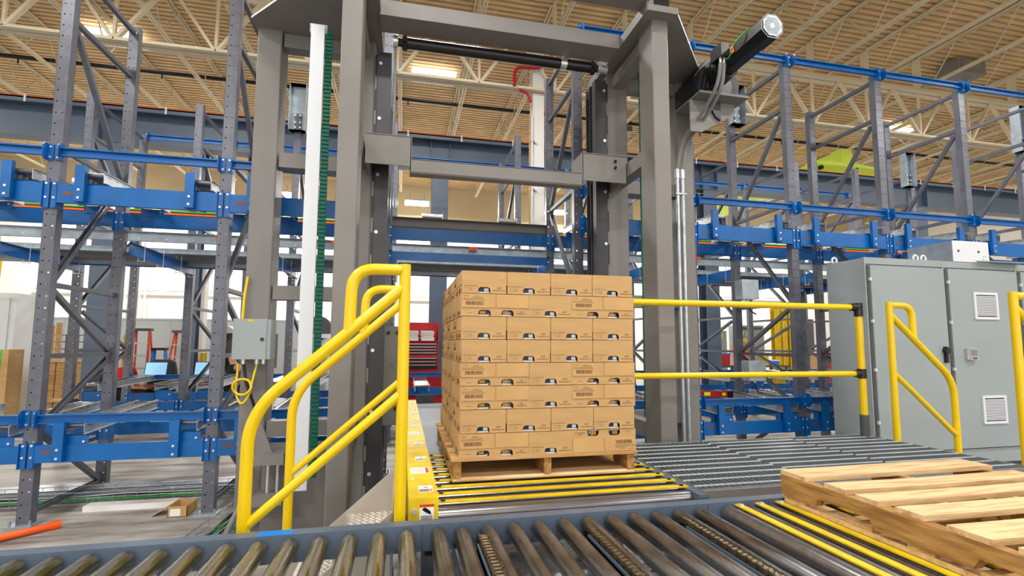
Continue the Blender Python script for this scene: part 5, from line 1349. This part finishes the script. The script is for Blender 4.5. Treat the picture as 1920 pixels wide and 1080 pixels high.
# red tool chest seen past the near handrail
tc_ = thing('tool_chest', 'tall red tool chest with dark drawers beside the cartons', 'tool chest', (0.25, 10.6, 0))
x0, x1, y0 = 0.05, 0.74, 10.3
part('body', MB().box(x0, x1, y0 + 0.02, y0 + 0.5, 0.1, 1.52).box(x0, x0 + 0.02, y0 + 0.02, y0 + 0.5, 1.5, 1.95).box(x1 - 0.02, x1, y0 + 0.02, y0 + 0.5, 1.5, 1.95).box(x0, x1, y0 + 0.45, y0 + 0.5, 1.5, 1.95), M['red'], tc_)
part('caster_base', MB().box(x0 + 0.03, x1 - 0.03, y0 + 0.05, y0 + 0.45, 0, 0.1), M['black'], tc_)
for (z, h_) in ((0.20, 0.24), (0.46, 0.18), (0.66, 0.13), (0.98, 0.10), (1.09, 0.06), (1.16, 0.06), (1.28, 0.05), (1.34, 0.05), (1.40, 0.05), (1.46, 0.05)):
    d = part('drawer', MB().box(x0 + 0.03, x1 - 0.03, y0, y0 + 0.02, z, z + h_ - 0.01), M['red'] if z < 0.9 else M['blackm'], tc_)
    part('handle', MB().box(x0 + 0.05, x1 - 0.05, y0 - 0.015, y0, z + h_ - 0.028, z + h_ - 0.014), M['silver'], d)
part('lid_shelf', MB().box(x0 + 0.02, x1 - 0.02, y0 + 0.02, y0 + 0.45, 1.54, 1.56), M['red'], tc_)
single('plastic_bag', MB().cyl((0.42, 10.12, 0.925), (0.62, 10.2, 0.925), 0.06, 10, 0, (0, 0, 1), 0.03), M['clearbag'], 'crumpled clear plastic bag in front of the tool chest', 'bag', (0.5, 10.15, 0.9)) if False else None
for i, (x, w_, lab) in enumerate(((0.1, 0.22, 'left stack of papers in the tool chest lid'), (0.37, 0.27, 'right stack of papers in the tool chest lid'))):
    b = MB()
    for k in range(6): b.box(x + 0.01 * math.sin(k * 3 + i), x + w_ + 0.01 * math.sin(k * 2), y0 + 0.06, y0 + 0.36, 1.562 + k * 0.035, 1.59 + k * 0.035)
    single('paper_stack', b, M['paper'], lab, 'papers', (x, y0 + 0.2, 1.56))
rcab = thing('parts_cabinet', 'low red drawer cabinet below the tool chest', 'cabinet', (0.3, 9.9, 0))
part('body', MB().box(-0.1, 0.85, 9.92, 10.25, 0.0, 0.92), M['red'], rcab)
for k in range(4): part('drawer', MB().box(-0.05, 0.5, 9.90, 9.92, 0.2 + 0.17 * k, 0.35 + 0.17 * k).box(0.0, 0.45, 9.885, 9.9, 0.31 + 0.17 * k, 0.325 + 0.17 * k), M['red'], rcab)
# right background
ec = thing('switchgear', 'grey electrical switchgear with yellow labels seen behind the right rack', 'electrical cabinet', (13.3, 17.3, 0))
part('body', MB().box(12.95, 14.1, 17.0, 17.6, 0, 2.27), M['cab'], ec)
part('louvres', MB().box(13.0, 14.0, 16.98, 17.0, 2.1, 2.2), M['cabdark'], ec)
part('yellow_label', MB().box(13.28, 13.52, 16.98, 17.0, 1.86, 2.05), M['label_lime'], ec); part('yellow_label', MB().box(13.12, 13.4, 16.98, 17.0, 1.62, 1.75), M['yellow'], ec); part('white_label', MB().box(13.0, 13.15, 16.98, 17.0, 1.9, 2.05), M['paper'], ec)
ec = thing('switchgear', 'smaller grey panel with a yellow label seen left of the switchgear', 'electrical cabinet', (12.3, 17.3, 0))
part('body', MB().box(12.15, 12.55, 17.2, 17.6, 0, 2.05), M['cab'], ec); part('yellow_label', MB().box(12.2, 12.36, 17.18, 17.2, 1.75, 1.92), M['yellow'], ec)
for i, (x, w_) in enumerate(((11.72, 0.2), (12.03, 0.1), (12.28, 0.26))):
    t = thing('guard_post', ['left of three yellow steel guard columns behind the right rack', 'slim middle one of three yellow steel guard columns behind the right rack', 'right and widest of three yellow steel guard columns behind the right rack'][i], 'post', (x, 13.6, 0))
    part('shaft', MB().ext(P_I(w_, 0.2, 0.02, 0.02), (x, 13.6, 0.02), (x, 13.6, 2.68)), M['yellow2'], t); part('base_plate', MB().box(x - w_ * 0.55, x + w_ * 0.55, 13.45, 13.75, 0, 0.02), M['yellow2'], t)
wb = thing('work_bench', 'cluttered grey work bench behind the right rack', 'bench', (9.3, 12.2, 0))
part('bench_top', MB().box(7.85, 10.7, 11.9, 12.6, 0.88, 0.93), M['cabdark'], wb)
for x in (7.95, 9.3, 10.6):
    for y in (11.95, 12.55): part('leg', MB().box(x - 0.03, x + 0.03, y - 0.03, y + 0.03, 0, 0.88), M['cabdark'], wb)
def crate(name, lab, x, y, z, w, d, h, m_, m2):
    t = thing(name, lab, 'container', (x, y, z))
    part('tub', MB().prism([(-w / 2 * 0.92, 0), (w / 2 * 0.92, 0), (w / 2, h), (-w / 2, h)], (x, y + d, z), (1, 0, 0), (0, 0, 1), d), m_, t)
    part('rim', MB().box(x - w / 2 - 0.01, x + w / 2 + 0.01, y - 0.01, y + d + 0.01, z + h, z + h + 0.03), m2, t)
crate('red_tote', 'red bin with a blue rim on the bench behind the right rack', 8.58, 12.0, 0.93, 0.55, 0.4, 0.31, M['red'], M['bluebright'])
crate('blue_tote', 'dark blue bin left of the red bin on the bench', 8.06, 12.05, 0.93, 0.24, 0.3, 0.15, M['craneb'], M['blue'])
crate('yellow_tote', 'yellow bin on the bench right of the red bin', 9.98, 12.0, 0.93, 0.2, 0.2, 0.3, M['yellow2'], M['yellow'])
crate('orange_tote', 'orange bin on the bench behind the right rack', 9.5, 12.25, 0.93, 0.34, 0.3, 0.55, M['orange'], M['orange'])
crate('blue_tote', 'small bright blue bin at the right end of the bench', 10.28, 12.0, 0.93, 0.28, 0.3, 0.12, M['bluebright'], M['white'])
crate('cardboard_tote', 'brown carton standing far right behind the rack', 11.9, 12.4, 0.0, 0.5, 0.5, 1.15, M['card'], M['card2'])
crate('red_tote', 'red and white bin behind the far right rack column', 12.75, 12.6, 0.0, 0.5, 0.5, 1.25, M['red'], M['white'])
single('roll_door_opening', MB().box(20.9, 21.8, 22.5, 22.59, 0.001, 2.9), M['cabdark'], 'dark doorway in the back wall at far right', 'door', (21.3, 22.5, 0))
rd = thing('red_ladder', 'red fibreglass ladder standing just right of the cartons', 'ladder', (2.6, 7.2, 0))
part('rail', MB().bar((2.55, 7.05, 0), (2.72, 7.3, 1.78), 0.10, 0.05, (0, 1, 0)), M['red'], rd); part('rail', MB().bar((2.95, 7.05, 0), (2.95, 7.3, 1.78), 0.10, 0.05, (0, 1, 0)), M['red'], rd)
for k in range(5): part('rung', MB().cyl((2.6 + 0.02 * k, 7.1 + 0.04 * k, 0.3 + 0.3 * k), (2.95, 7.1 + 0.04 * k, 0.3 + 0.3 * k), 0.015, 8), M['silver'], rd)
part('rail_label', MB().box(2.60, 2.66, 7.16, 7.165, 1.2, 1.45), M['paper'], rd) if False else None
part('top_cap', MB().box(2.64, 3.0, 7.2, 7.45, 1.78, 1.86), M['cabdark'], rd)
